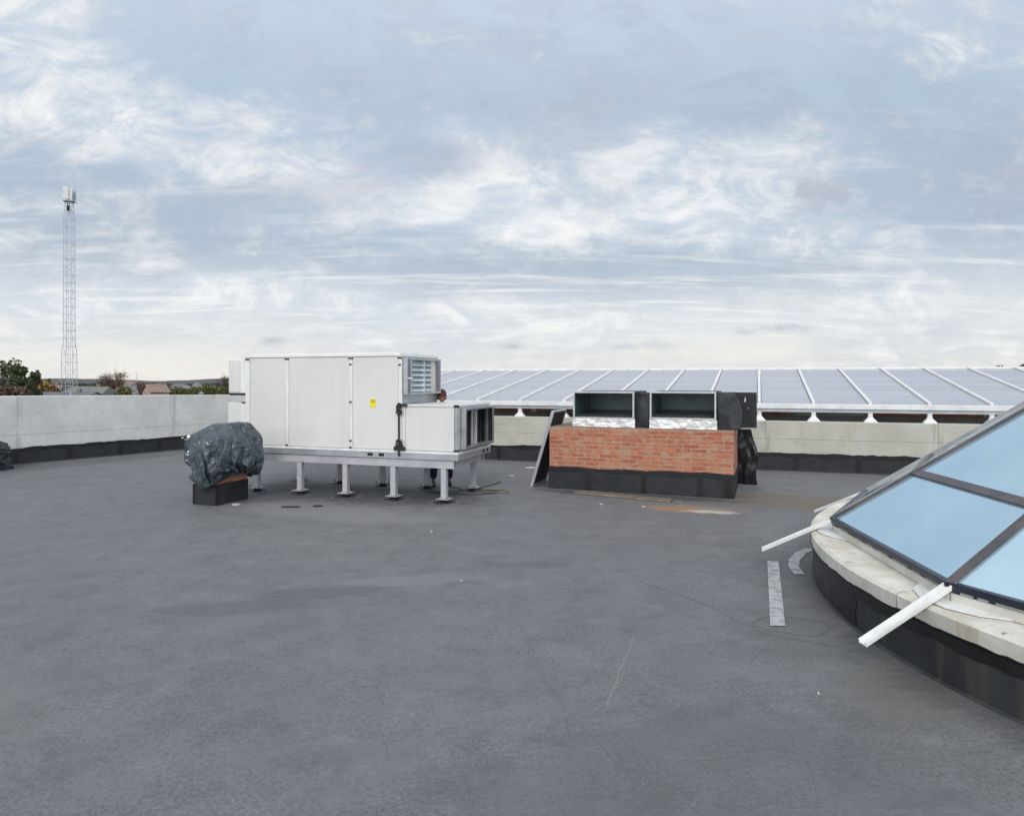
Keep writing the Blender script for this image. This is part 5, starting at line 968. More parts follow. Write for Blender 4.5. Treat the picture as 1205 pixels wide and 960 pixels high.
 452,479,484,514,537,551,567,567,608,652,686,728,768,810,843,887,926,964,1002,1037,1071,1116,1144,1153,1162,1158,1162,1161,1161,1159,1137,1123,1109,1099,1103,1079,1068,1060,1058,1059,1022,983,944,907,869,830,790,751,724,685,652,617,575,534,492,469,428,384,354,340,364,
 451,444,464,479,501,513,526,568,610,652,694,731,771,814,856,883,921,959,999,1039,1079,1126,1163,1165,1163,1161,1158,1158,1158,1157,1137,1124,1112,1115,1090,1077,1065,1060,1059,1059,1039,1001,961,923,884,845,806,777,737,701,659,618,576,536,501,460,422,392,359,354,362,
 450,476,458,446,467,498,535,577,619,661,702,743,783,816,856,896,936,975,1009,1048,1088,1120,1158,1158,1158,1160,1159,1158,1158,1159,1141,1127,1123,1103,1087,1073,1060,1060,1058,1061,1032,1020,981,939,900,861,828,787,752,709,666,626,587,548,511,477,438,405,394,388,359,
 446,435,422,443,476,509,548,584,626,670,710,751,792,832,872,913,953,990,1025,1062,1078,1120,1162,1158,1158,1158,1164,1158,1158,1159,1144,1133,1114,1100,1086,1068,1058,1062,1061,1059,1025,1017,972,956,917,879,840,801,760,717,680,642,602,566,530,493,462,420,405,374,357,
 441,411,434,463,495,525,551,592,634,677,719,760,800,840,869,902,937,975,1014,1055,1093,1129,1160,1158,1158,1159,1158,1159,1158,1162,1147,1129,1114,1100,1085,1063,1059,1057,1050,1058,1020,994,991,952,915,873,831,792,764,723,683,640,599,558,520,481,446,419,427,404,356,
 439,441,435,464,494,526,560,599,642,684,727,766,805,843,881,921,953,993,1033,1073,1090,1135,1157,1158,1158,1158,1158,1158,1159,1159,1156,1132,1114,1101,1084,1072,1049,1046,1041,1056,1032,999,996,954,912,869,834,804,763,720,683,640,599,575,538,500,465,440,411,375,355,
 438,438,463,495,523,553,582,592,633,675,716,752,791,830,866,900,938,978,1019,1057,1099,1133,1155,1158,1158,1158,1158,1158,1161,1160,1154,1147,1123,1103,1096,1068,1054,1039,1034,1047,1036,1016,974,951,909,866,843,802,766,723,684,642,609,575,533,517,480,443,430,395,355,
 442,461,489,473,496,528,563,600,624,666,706,744,777,814,854,894,931,973,1016,1043,1082,1121,1152,1158,1159,1158,1158,1167,1160,1159,1157,1137,1142,1118,1091,1068,1054,1041,1029,1037,1029,1007,969,929,901,862,823,797,764,721,688,644,608,569,530,528,490,467,436,401,357,
 447,487,511,486,519,515,548,569,610,651,689,726,764,804,844,886,927,969,997,1029,1070,1107,1149,1159,1159,1158,1168,1159,1159,1159,1160,1148,1120,1110,1102,1079,1052,1041,1031,1022,1024,1001,959,919,882,852,813,772,749,714,688,659,619,580,544,509,477,454,415,379,360,
 450,490,523,523,532,540,570,569,610,649,685,726,758,798,841,883,922,948,984,1024,1060,1104,1147,1161,1158,1168,1159,1159,1159,1159,1158,1142,1127,1114,1104,1095,1071,1040,1029,1025,1019,996,954,912,870,838,802,765,728,698,671,657,630,600,566,529,493,453,413,379,363,
 453,473,517,548,534,577,552,589,598,636,676,717,756,796,834,870,903,936,978,1013,1056,1106,1149,1166,1166,1158,1158,1155,1154,1146,1128,1113,1099,1088,1079,1083,1082,1061,1029,1020,1016,993,952,910,869,827,787,749,710,671,639,625,600,577,542,521,492,459,424,389,365,
 454,484,522,557,572,565,559,595,624,630,667,707,744,783,819,854,884,927,968,1014,1052,1104,1144,1169,1151,1147,1148,1146,1140,1122,1116,1100,1098,1076,1076,1059,1057,1055,1046,1019,1026,994,947,904,862,819,778,737,697,655,615,598,577,548,520,490,464,436,403,371,366,
 450,480,516,529,556,524,556,598,594,624,666,702,746,768,812,835,876,919,965,1007,1053,1101,1137,1124,1110,1106,1116,1118,1101,1100,1087,1090,1076,1076,1053,1060,1047,1049,1037,1023,1024,997,948,901,857,813,770,729,687,645,625,589,551,525,495,467,437,407,381,345,365,
 448,467,504,504,519,521,552,566,592,633,670,703,721,766,803,831,877,917,965,1015,1059,1101,1089,1087,1089,1071,1072,1077,1063,1064,1065,1051,1053,1053,1051,1031,1040,1026,1035,1035,1011,994,944,898,854,810,767,725,683,640,611,575,537,497,469,441,412,385,381,369,361,
 449,488,490,519,523,551,582,560,602,625,655,681,723,759,787,832,879,922,973,1016,1062,1054,1051,1063,1050,1050,1039,1033,1044,1022,1023,1025,1009,1012,1024,1022,999,1005,995,1008,1009,981,943,895,849,805,761,720,679,638,595,568,530,488,446,417,388,412,375,347,359,
 449,464,470,510,545,566,546,572,588,600,635,678,716,744,789,836,884,930,967,1012,1017,1015,1032,1022,1025,1013,1011,1023,1016,992,988,982,1003,991,981,977,979,958,964,959,967,974,936,895,848,801,756,712,670,630,592,555,520,488,445,410,401,396,360,374,359,
 443,452,476,519,541,540,520,541,553,598,627,669,703,744,792,841,882,924,967,972,974,989,994,995,986,986,1003,985,979,995,969,954,974,950,948,936,936,931,919,916,918,924,928,892,847,800,753,708,664,620,579,540,503,470,468,436,391,364,362,369,358,
 438,453,475,502,506,505,502,509,555,581,622,660,700,748,796,834,878,923,924,929,939,942,951,961,970,972,972,987,993,990,981,965,932,937,907,907,900,893,883,873,877,875,877,886,847,799,752,706,662,616,585,543,510,491,449,423,386,384,344,331,357,
 432,426,471,478,477,479,471,512,551,575,619,656,703,750,790,837,884,876,880,889,893,901,909,919,930,935,943,945,950,957,953,948,911,907,889,876,860,852,844,845,832,835,830,835,844,800,751,704,659,615,575,552,522,482,444,407,387,363,371,329,355,
 427,434,475,446,455,460,467,504,534,572,608,656,703,746,790,836,837,833,839,845,851,859,868,879,891,893,902,903,908,915,916,912,889,870,852,837,829,814,803,802,805,793,787,786,796,801,753,704,657,620,571,538,511,471,431,397,394,369,349,350,356,
 424,440,485,460,425,450,454,489,523,561,609,656,698,742,788,791,787,790,796,804,809,817,827,838,852,860,860,863,867,872,874,875,863,833,820,814,794,777,762,758,761,764,749,742,744,752,756,706,667,630,579,530,502,461,420,425,382,346,330,318,357,
 422,438,460,428,419,430,440,477,515,563,611,651,699,740,744,744,741,747,755,761,767,776,788,799,814,817,820,825,826,830,832,834,830,807,792,776,760,750,728,714,714,716,719,705,700,707,707,709,660,621,593,544,501,455,440,406,380,374,333,326,360,
 421,423,438,415,395,401,432,469,518,565,608,658,708,698,697,698,699,706,714,717,725,741,750,765,783,776,780,783,789,787,790,792,795,779,753,739,723,720,698,678,670,669,671,673,668,671,671,667,662,637,590,553,502,462,427,392,381,362,363,353,362,
 419,392,412,383,372,391,423,474,522,570,619,668,657,663,651,658,656,664,673,674,689,700,713,730,750,754,740,742,748,744,748,748,753,747,720,701,690,677,675,654,640,631,635,630,624,625,634,642,642,626,608,562,515,467,422,388,368,347,347,373,365,
 417,415,380,351,359,387,432,479,531,580,632,619,623,611,621,610,618,630,637,658,647,661,676,702,710,711,697,700,705,701,705,708,709,713,691,665,650,638,643,622,602,589,592,585,580,583,585,599,610,612,602,576,527,475,446,407,365,337,337,341,368,
 413,386,360,342,352,396,443,490,540,591,579,580,571,588,571,570,583,587,607,622,629,623,644,674,678,668,654,656,662,659,662,666,667,676,658,633,611,600,605,592,574,559,556,542,536,537,547,551,563,582,582,577,537,498,457,404,386,340,320,329,370,
 410,373,350,341,366,403,454,502,553,539,542,536,548,543,525,535,540,557,577,580,586,597,617,637,634,624,623,614,619,617,622,631,629,637,623,606,576,589,571,553,540,529,520,518,512,504,499,512,527,533,539,543,534,494,471,424,379,343,322,323,371,
 408,378,352,365,376,420,464,507,504,497,498,502,508,496,486,507,511,525,543,542,551,573,601,600,588,582,583,583,578,576,588,588,596,596,585,569,566,553,534,517,513,489,481,475,473,464,473,474,478,495,488,496,503,511,472,424,382,343,309,314,369,
 404,386,363,386,400,426,478,473,470,480,461,460,464,457,465,487,479,490,508,504,520,545,573,561,546,540,540,541,535,535,546,557,557,555,546,531,526,517,497,493,483,460,439,432,461,459,447,429,438,448,449,445,451,466,473,424,384,339,321,315,365,
 399,399,377,403,402,449,439,431,437,445,450,439,434,451,473,467,442,459,471,472,496,526,532,520,505,505,497,500,493,496,512,516,515,514,506,494,485,478,474,455,454,434,410,418,415,418,420,399,389,398,419,412,402,412,426,430,382,340,306,312,361,
 396,378,391,427,411,413,395,390,397,406,418,429,438,447,446,423,409,425,429,445,472,494,490,483,467,469,457,458,453,464,473,474,479,472,465,454,445,457,454,444,425,412,382,375,393,375,374,384,375,368,373,374,387,390,382,379,381,337,308,309,356,
 396,397,418,410,391,370,355,349,358,371,383,397,398,412,400,382,399,383,395,417,442,460,448,446,429,433,418,423,439,427,442,439,436,429,423,418,441,426,409,409,409,384,360,343,361,348,333,340,342,329,329,354,346,346,343,340,334,331,312,294,347,
 394,415,430,416,393,371,354,340,341,361,356,373,362,372,357,346,365,355,377,387,412,422,408,409,391,395,384,413,396,410,400,396,399,420,397,397,407,392,374,372,388,358,347,315,328,357,334,317,305,292,321,321,317,324,310,312,326,316,302,280,338,
 391,425,408,384,367,377,357,345,331,326,331,345,373,350,321,314,325,338,365,359,380,383,387,373,359,352,355,381,361,369,379,361,363,384,363,355,375,366,382,387,370,335,313,303,306,312,333,304,296,291,293,277,274,280,290,287,298,288,283,271,332,
 388,390,387,383,381,382,381,379,376,372,365,361,357,355,352,346,342,342,343,344,344,344,343,342,342,342,343,344,344,344,344,345,345,344,343,335,334,341,344,345,345,344,345,345,344,342,341,341,340,336,329,322,320,320,322,325,328,329,329,329,330,
]]
TN = 60
def loosen(p):
    d = .055*noise.noise(p*2.7 + Vector((4,1,2))) + .03*noise.noise(p*5.1 + Vector((1,7,2)))
    h = max(0., min(1., (p.z-.75)/.4)); k = 1 + d*1.3
    return Vector((p.x*k, p.y*k, p.z + (.05*noise.noise(Vector((p.x*3.1, p.y*3.1, 6))) + (.09*p.x - .02)*h if p.z > .6 else .05*noise.noise(Vector((p.x*4, p.y*4, 2))))))
m1 = MB(); m1.add([loosen(Vector((x, y, z))/1000) for x, y, z in zip(*TARP_GRID)], [(i*(TN+1)+j, (i+1)*(TN+1)+j, (i+1)*(TN+1)+j+1, i*(TN+1)+j+1) for i in range(TN) for j in range(TN)])
o = m1.build('tarpaulin', M['tarp'], None, 0, True, (-4.25, 10.02, .0))
sb = o.modifiers.new('sub', 'SUBSURF'); sb.levels = sb.render_levels = 2
tag(o, 'crumpled blue grey tarp wrapped over the small brick chimney by the white unit', 'tarpaulin')
tarp('tarpaulin', 'dark crumpled tarp bundle at the left edge, against the grey parapet', (-10.36, 13.45, 0), .34, .34, 0, .5, lambda p: .0, M['tarp_dark'], 8.2, 120, 70,
     top=lambda x, y: .46 - .1*abs(x) + .03*math.sin(x*13), prof=lambda z, p: 1.05 - .18*z)
# pale straps and glints of foil at the tarp's torn left side
bt_ = thing('foil_bundle', 'torn silver foil scraps poking out of the left side of the blue grey tarp', 'foil scraps', (-4.63, 9.67, .83))
rr = random.Random(5); m1 = MB()
for k in range(13):
    c = Vector((rr.gauss(.02,.04), rr.gauss(-.01,.015), rr.gauss(.13,.025) if k < 9 else rr.gauss(-.10,.04)))
    a = Vector((rr.gauss(0,1), rr.gauss(0,1), rr.gauss(0,1))).normalized()*rr.uniform(.012,.03); b = Vector((rr.gauss(0,1), rr.gauss(0,.4), rr.gauss(0,1))).normalized()*rr.uniform(.012,.03)
    m1.add([c-a, c+b, c+a, c-b+Vector((0,.012,0))], [(0,1,2,3)])
m1.build('foil', M['foil'], bt_)

# ------------------------------------------------------------------ person behind the unit
PX = Vector((-1.19, 11.50, 0))
pe = thing('person', 'person in navy trousers and maroon cap standing stooped behind the white unit', 'person', PX, R(8))
def skin_mesh(name, nodes, edges, mat, parent, root=0, lev=2):
    me = bpy.data.meshes.new(name); me.from_pydata([n[0] for n in nodes], edges, []); me.update(); me.materials.append(mat)
    o = bpy.data.objects.new(name, me); COL.objects.link(o); o.parent = parent
    sm = o.modifiers.new('skin', 'SKIN'); ss = o.modifiers.new('sub', 'SUBSURF'); ss.levels = ss.render_levels = lev
    for i, n in enumerate(nodes):
        sv = me.skin_vertices[0].data[i]; r = n[1]; sv.radius = (r, r) if not isinstance(r, tuple) else r
        sv.use_root = (i == root)
    sm.use_smooth_shade = True
    return o
# faces -y (towards the camera); leaning forward over the unit
body = [((0,0,.90),.11), ((0,-.02,1.08),.12), ((0,-.07,1.24),.13), ((0,-.11,1.36),.06), ((0,-.15,1.43),.055),
        ((-.10,0,.84),.08), ((-.13,.02,.46),.052), ((-.14,.06,.09),.036), ((-.14,-.06,.03),.034),
        ((.10,0,.84),.08), ((.12,.0,.46),.052), ((.13,.05,.09),.036), ((.13,-.07,.03),.034),
        ((-.17,-.09,1.30),.055), ((-.24,-.02,1.05),.042), ((-.2,-.2,1.0),.03), ((-.18,-.27,1.0),.034),
        ((.17,-.09,1.30),.055), ((.24,-.02,1.05),.042), ((.2,-.2,1.0),.03), ((.18,-.27,1.0),.034)]
be = [(0,1),(1,2),(2,3),(3,4),(0,5),(5,6),(6,7),(7,8),(0,9),(9,10),(10,11),(11,12),(2,13),(13,14),(14,15),(15,16),(2,17),(17,18),(18,19),(19,20)]
skin_mesh('body', body, be, M['skin'], pe)
for sgn in (-1, 1):                       # hands' fingers resting on the edge
    hd = [((sgn*.18,-.25,1.0),.03)]; he = []
    for f_ in range(4):
        i0 = len(hd); xx = sgn*.18 + (f_-1.5)*.02; ln = (.07,.085,.08,.06)[f_]
        hd += [((xx,-.29,1.0),.010), ((xx,-.29-ln*.55,.995),.009), ((xx,-.29-ln,.98),.008)]; he += [(0,i0),(i0,i0+1),(i0+1,i0+2)]
    i0 = len(hd); hd += [((sgn*.145,-.265,.995),.011), ((sgn*.125,-.30,.985),.009)]; he += [(0,i0),(i0,i0+1)]
    skin_mesh('hand', hd, he, M['skin'], pe)
tr = [((0,.0,.90),.125), ((0,-.01,1.0),.125), ((-.10,0,.82),.095), ((-.13,.02,.46),.075), ((-.14,.055,.10),.068), ((.10,0,.82),.095), ((.12,0,.46),.075), ((.13,.045,.10),.068)]
skin_mesh('trousers', tr, [(0,1),(0,2),(2,3),(3,4),(0,5),(5,6),(6,7)], M['trousers'], pe)
jk = [((0,-.02,1.02),.135), ((0,-.07,1.22),.15), ((0,-.10,1.33),.09), ((-.18,-.09,1.29),.075), ((-.25,-.02,1.05),.058), ((-.21,-.17,1.0),.045), ((.18,-.09,1.29),.075), ((.25,-.02,1.05),.058), ((.21,-.17,1.0),.045)]
skin_mesh('jacket', jk, [(0,1),(1,2),(1,3),(3,4),(4,5),(1,6),(6,7),(7,8)], M['jacket'], pe)
for sx in (-.14, .13):
    skin_mesh('shoe', [((sx,.08,.045),.045), ((sx,-.02,.045),.045), ((sx,-.13,.035),.036)], [(0,1),(1,2)], M['shoe'], pe)
hd_bm = MB(); vs = []; fs = []; nu, nv = 28, 18
HC = Vector((0,-.18,1.515))
for j in range(nv+1):
    th = math.pi*j/nv
    for i in range(nu):
        a = 2*math.pi*i/nu
        x, y, z = math.sin(th)*math.cos(a), math.sin(th)*math.sin(a), math.cos(th)
        rx2, ry2, rz2 = .068, .086, .108
        k = 1. if z > -.2 else 1 - .22*min(1, (-.2-z)/.6)
        p_ = Vector((x*rx2*k, y*ry2*k, z*rz2))
        fr_ = max(0, -y)
        p_.y -= .026*fr_*math.exp(-((x)/.16)**2)*math.exp(-((z+.12)/.2)**2)         # nose
        for ex in (-.4, .4): p_.y += .012*fr_*math.exp(-((x-ex)/.16)**2)*math.exp(-((z-.08)/.12)**2)   # eye sockets
        p_.y += .006*fr_*math.exp(-(x/.3)**2)*math.exp(-((z+.45)/.06)**2)             # mouth
        p_.x += .014*math.copysign(1, x)*math.exp(-((abs(x)-1)/.15)**2)*math.exp(-((y-.05)/.2)**2)*math.exp(-((z+.05)/.25)**2)  # ears
        vs.append(HC + p_)
for j in range(nv):
    for i in range(nu): fs.append((j*nu+i, j*nu+(i+1)%nu, (j+1)*nu+(i+1)%nu, (j+1)*nu+i))
hd_bm.add(vs, fs); hd_bm.build('head', M['skin'], pe, 0, True)
cp = MB(); vs = []; fs = []
for j in range(9):
    th = math.pi*.52*j/8
    for i in range(nu):
        a = 2*math.pi*i/nu
        q = Vector((math.sin(th)*math.cos(a)*.076, math.sin(th)*math.sin(a)*.095, math.cos(th)*.100+.022)) + HC
        if j == 8 and math.sin(a) < -.3: q += Vector((0, -.055*(-math.sin(a)), -.008))
        vs.append(q)
for j in range(8):
    for i in range(nu): fs.append((j*nu+i, j*nu+(i+1)%nu, (j+1)*nu+(i+1)%nu, (j+1)*nu+i))
cp.add(vs, fs); c_ = cp.build('cap', M['cap'], pe, 0, True); so = c_.modifiers.new('th', 'SOLIDIFY'); so.thickness = .006
hr = MB(); hr.tube([HC+Vector((.05,.055,.02)), HC+Vector((.045,.065,-.06))], .03, 8); hr.tube([HC+Vector((-.05,.055,.02)), HC+Vector((-.045,.065,-.06))], .03, 8); hr.tube([HC+Vector((0,.085,.02)), HC+Vector((0,.08,-.07))], .035, 8); hr.build('hair', M['jacket'], pe, 0, True)

# ------------------------------------------------------------------ cables and small litter
def cable(name, pts, r, mat, label):
    P = [Vector(p) for p in pts]; out = []
    for i in range(len(P)-1):
        a, b, c, d = P[max(i-1,0)], P[i], P[i+1], P[min(i+2,len(P)-1)]
        for k in range(8):
            t = k/8; out.append(.5*((2*b) + (c-a)*t + (2*a-5*b+4*c-d)*t*t + (3*b-a-3*c+d)*t**3))
    out.append(P[-1]); m = MB(); m.tube(out, r, 6); return tag(m.build(name, mat, None, 0, True), label, 'cable')
cable('cable', [(-1.0,11.3,.012),(-.8,10.9,.012),(-1.3,10.75,.012),(-.6,10.55,.012),(-.2,10.8,.012),(-.55,11.1,.012),(-.3,11.6,.012),(-.2,11.9,.012)], .007, M['cable'], 'thin black cable snaking on the roof under the right end of the unit')
cable('cable', [(-.75,11.1,.014),(-.4,10.75,.014),(-.05,10.75,.014),(-.2,11.0,.014),(-.5,10.95,.014)], .009, M['yellow_cable'], 'ochre cable loop beside the last rear leg of the frame')
cable('wire', [(1.1,6.1,.006),(1.55,5.4,.006),(1.7,5.0,.006),(2.1,4.75,.006),(2.3,5.0,.006),(1.95,5.15,.006),(1.75,4.85,.006),(2.2,4.55,.006)], .0008, M['cable'], 'thin dark wire lying curled near the silver strip')
def scrap(x, y, s, lab, seed, mat='scrap', el=1.6):
    rr = random.Random(seed); m = MB(); n = 7
    p = [(s*el*math.cos(2*math.pi*k/n)*rr.uniform(.6,1.1), s*math.sin(2*math.pi*k/n)*rr.uniform(.6,1.1)) for k in range(n)]
    m.prism(p, .003, .014); tag(m.build('scrap', M[mat], None, 0, False, (x, y, 0), rr.uniform(-.4,.1)), lab, 'litter')
scrap(-3.95, 9.72, .06, 'white scrap lying at the foot of the tarped chimney', 1)
scrap(.42, 13.75, .09, 'pale broken board chip on the roof beyond the leaning panel', 2, el=2.0)
scrap(1.28, 9.75, .022, 'white fleck on the roof just in front of the wooden board', 3)
scrap(1.85, 9.55, .02, 'small white scrap lying between the wooden board and the orange stain', 4)
scrap(.0, 12.6, .05, 'white crumb on the roof left of the leaning panel', 5, el=1.0)
scrap(-.95, 8.0, .010, 'tiny white fleck on the open roof in front of the unit', 6)
scrap(-.45, 6.05, .008, 'tiny pale fleck in the middle of the bare roof', 7)
scrap(1.75, 3.88, .007, 'tiny white fleck by the tarred kerb base', 8, el=1.)
scrap(-3.1, 9.55, .05, 'dark torn felt scrap in front of the second front leg', 9, 'skirt', 3.2)
scrap(-2.75, 9.62, .055, 'small dark felt scrap in front of the unit', 10, 'skirt', 1.4)

# ------------------------------------------------------------------ town beyond the parapet
GZ = -8.5
def terrain_mat():
    m, t, p = newmat('town_ground')
    oc = t.n('ShaderNodeTexCoord').outputs['Object']
    c = t.mix(t.ramp(t.noise(oc, .012, 6., .6), .35, .65), (.07,.065,.04), (.11,.10,.06))
    c = t.mix(t.ramp(t.noise(oc, .05, 5.), .5, .7), c, (.05,.055,.03))
    t.set(p.inputs['Base Color'], c); p.inputs['Roughness'].default_value = .95; return m
M['ground'] = terrain_mat()
m1 = MB(); vs = []; fs = []; n = 60
for i in range(n+1):
    for j in range(n+1):
        x = -3600 + 7200*i/n; y = -1200 + 4800*j/n
        vs.append((x, y, GZ))
for i in range(n):
    for j in range(n): fs.append((i*(n+1)+j, (i+1)*(n+1)+j, (i+1)*(n+1)+j+1, i*(n+1)+j+1))
m1.add(vs, fs); tag(m1.build('ground', M['ground']), kind='structure')
m1 = MB(); m1.prism([(a*1.002, b*1.002) for a, b in deck[:4]] + [(22,-9), (L0.x,-9)], GZ, -.36); tag(m1.build('building_body', M['concrete_grey']), 'pale concrete body of the building under the roof', 'building')
M['hill'] = simple('hill_wood', (.060,.068,.066), (.085,.088,.075), .95, 0., .02)
m1 = MB(); vs = []; fs = []; nx = 150
for i in range(nx+1):
    az = R(-62 + 124*i/nx)
    for j in range(9):
        s = j/8; d = 1250 + 800*s
        x, y = d*math.tan(az) if abs(az) < 1.2 else 0, d
        px = 602.5 + 800*math.tan(az)
        rise = 3.2 + 2.4*noise.noise((px*.006, 0, 0)) + 1.6*noise.noise((px*.03, 3, 0)) + 4.2*math.exp(-((px-262)/42)**2) + 2.0*math.exp(-((px-60)/60)**2)
        zz = GZ - .5 + (max(1., rise))*2.0*math.sin(min(1, s*1.6)*math.pi/2) + .35*noise.noise((x*.03, y*.02, 4))
        vs.append((x, y, zz))
for i in range(nx):
    for j in range(8): fs.append((i*9+j, (i+1)*9+j, (i+1)*9+j+1, i*9+j+1))
m1.add(vs, fs); tag(m1.build('hills', M['hill'], None, 0, True), kind='structure')

def at(px, D): return (px-602.5)/800*D
def zat(py, D): return 1.8 - (py-446)/800*D
def leaves(mbx, centre, rad, n, size, rr, flat=1.):
    for _ in range(n):
        d = Vector((rr.gauss(0,1), rr.gauss(0,1), rr.gauss(0,1))).normalized() * rr.uniform(.35,1)**.6
        c = Vector(centre) + Vector((d.x*rad[0], d.y*rad[1], d.z*rad[2]))
        a = Vector((rr.gauss(0,1), rr.gauss(0,1), rr.gauss(0,flat))).normalized(); b = a.cross(Vector((rr.gauss(0,1), rr.gauss(0,1), rr.gauss(0,1)))).normalized()
        s = size*rr.uniform(.5,1.3); mbx.add([c-a*s, c+b*s*.6, c+a*s, c-b*s*.6], [(0,1,2,3)])
def tree(name, label, px, D, ztop, width, mat, seed, kind='round', n=900, size=.3, group='trees beyond the parapet', z0=None):
    rr = random.Random(seed); H = ztop - GZ; x, y = at(px, D), D
    t = thing(name, label, 'tree', (x, y, GZ), 0, group)
    tk = MB(); top = H*(.9 if kind != 'round' else .7)
    pts = [(0,0,0)] + [(rr.gauss(0,.02*H*k/4), rr.gauss(0,.02*H*k/4), top*k/4) for k in range(1,5)]
    tk.tube(pts, .022*H, 7, .006*H)
    cr = MB(); w = width/2; clumps = []
    if kind == 'pine':
        for k in range(26):
            s = rr.random()**.8; z = H*(.38 + .60*s); rad = w*(1.05-.62*s)*rr.uniform(.3,1.0); a = rr.uniform(0, 2*math.pi)
            c = (math.cos(a)*rad, math.sin(a)*rad, z); clumps.append((c, (w*.30*rr.uniform(.6,1.1), w*.30, H*.045*rr.uniform(.8,1.4))))
    elif kind == 'cone':
        for k in range(18):
            s = k/18; z = H*(.12 + .86*s); rad = w*(1-s)
            clumps.append(((0,0,z), (rad+.05*w, rad+.05*w, H*.04)))
    else:
        for k in range(20):
            a = rr.uniform(0, 2*math.pi); rad = w*.72*rr.random()**.5; z = H*(.42 + .5*rr.random())
            sh = 1 - abs(z/H-.62)*1.4
            clumps.append(((math.cos(a)*rad*sh, math.sin(a)*rad*sh, z), (w*.34, w*.34, H*.10)))
        clumps.append(((0,0,H*.92), (w*.3, w*.3, H*.07)))
    bare = kind == 'bare'
    for c, r_ in clumps:
        base = Vector((0,0,min(c[2]*.8, top*.95)))
        tk.tube([base, base.lerp(Vector(c), .5)+Vector((0,0,.03*H)), Vector(c)], .008*H, 4, .002*H)
        if bare:
            for q in range(16):
                e_ = Vector(c) + Vector((rr.gauss(0,r_[0]*.8), rr.gauss(0,r_[1]*.8), abs(rr.gauss(0,r_[2]*.9))))
                tk.tube([Vector(c), e_], .0022*H, 3, .0009*H)
        leaves(cr, c, r_, max(4, n//len(clumps)), size, rr)
    tk.build('trunk', M['bark'], t); cr.build('crown', M[mat], t); return t
# pines on the far left
D = 75
for i, (px, py, wd, lab) in enumerate([(5, 418, 5.2, 'tallest dark pine at the left edge above the parapet'), (-16, 424, 5.5, 'dark pine partly cut by the left edge of the picture'),
        (24, 429, 3.6, 'second dark pine with pale green top, right of the tallest pine'), (41, 437, 2.8, 'small rightmost dark pine leaning over the ochre tree')]):
    tree('pine_tree', lab, px, D+i*4, zat(py, D+i*4), wd*1.0, 'pine', (33,21,22,23)[i], 'pine', 3400, .15)
for i, (px, py, wd, mt, kd, lab, D) in enumerate([
    (6, 455, 5., 'brown', 'round', 'brown bare shrub tree at the left edge below the pines', 62),
    (26, 456, 5., 'brown', 'round', 'brown bare tree between the pines and the parapet top', 64),
    (44, 447, 4.6, 'ochre', 'round', 'ochre autumn tree below the rightmost pine', 95),
    (60, 452, 4.0, 'rust', 'round', 'rust brown round tree left of the grey gabled roof', 110),
    (58, 443.5, 3.2, 'pine', 'cone', 'small dark fir tip rising behind the rust tree', 125),
    (127, 439, 8.0, 'rust', 'bare', 'left one of two reddish bare trees right of the mast', 150),
    (139, 437, 7.0, 'rust', 'bare', 'right one of two reddish bare trees right of the mast', 152),
    (113, 452, 7., 'brown', 'bare', 'brown leafless tree just right of the long grey roof', 145),
    (148, 455, 5., 'olive', 'round', 'olive shrub tree left of the pink gabled house', 120),
    (168, 449, 9., 'brown', 'round', 'brown round tree behind the pink gabled house', 210),
    (189, 450, 9., 'rust', 'round', 'reddish round tree behind the low grey house', 215),
    (212, 455, 9., 'olive', 'round', 'olive green bushy tree right of the houses', 160),
    (228, 456, 9., 'olive', 'round', 'dull green bushy tree in the middle of the green row', 165),
    (246, 451.5, 9., 'olive', 'round', 'taller yellow green tree near the white unit', 150),
    (262, 455, 8., 'olive', 'round', 'green tree half hidden by the white unit', 155),
    (264, 442, 7., 'brown', 'bare', 'tall thin bare tree beside the left edge of the white unit', 180),
    (96, 456, 6., 'brown', 'bare', 'brown bare tree behind the long grey roof', 190),
    (1174, 429.5, 4.5, 'brown', 'round', 'leftmost brown tree top showing over the glazed roof ridge', 110),
    (1188, 430.5, 4., 'rust', 'round', 'middle rusty tree top showing over the glazed roof ridge', 112),
    (1204, 427, 5., 'brown', 'round', 'rightmost tree top over the glazed roof ridge at picture edge', 114)]):
    tree('tree', lab, px, D, zat(py, D), wd, mt, 60+i, kd, 1500 if kd == 'bare' else 2200, .15 if kd == 'bare' else .25)
# far wooded belt that reads as one mass
m1 = MB(); rr = random.Random(77)
for k in range(5200):
    px = rr.uniform(-60, 330) if k < 4200 else rr.uniform(-700, 1900); D = rr.uniform(420, 900); s = rr.uniform(1.2, 2.6)
    leaves(m1, (at(px, D), D, GZ + rr.uniform(0, 3.6)), (2.5, 2.5, 1.6), 3, s, rr)
tag(m1.build('far_woods', M['forest']), 'dark belt of far woods and gardens below the hills', 'woods', None, 'stuff')

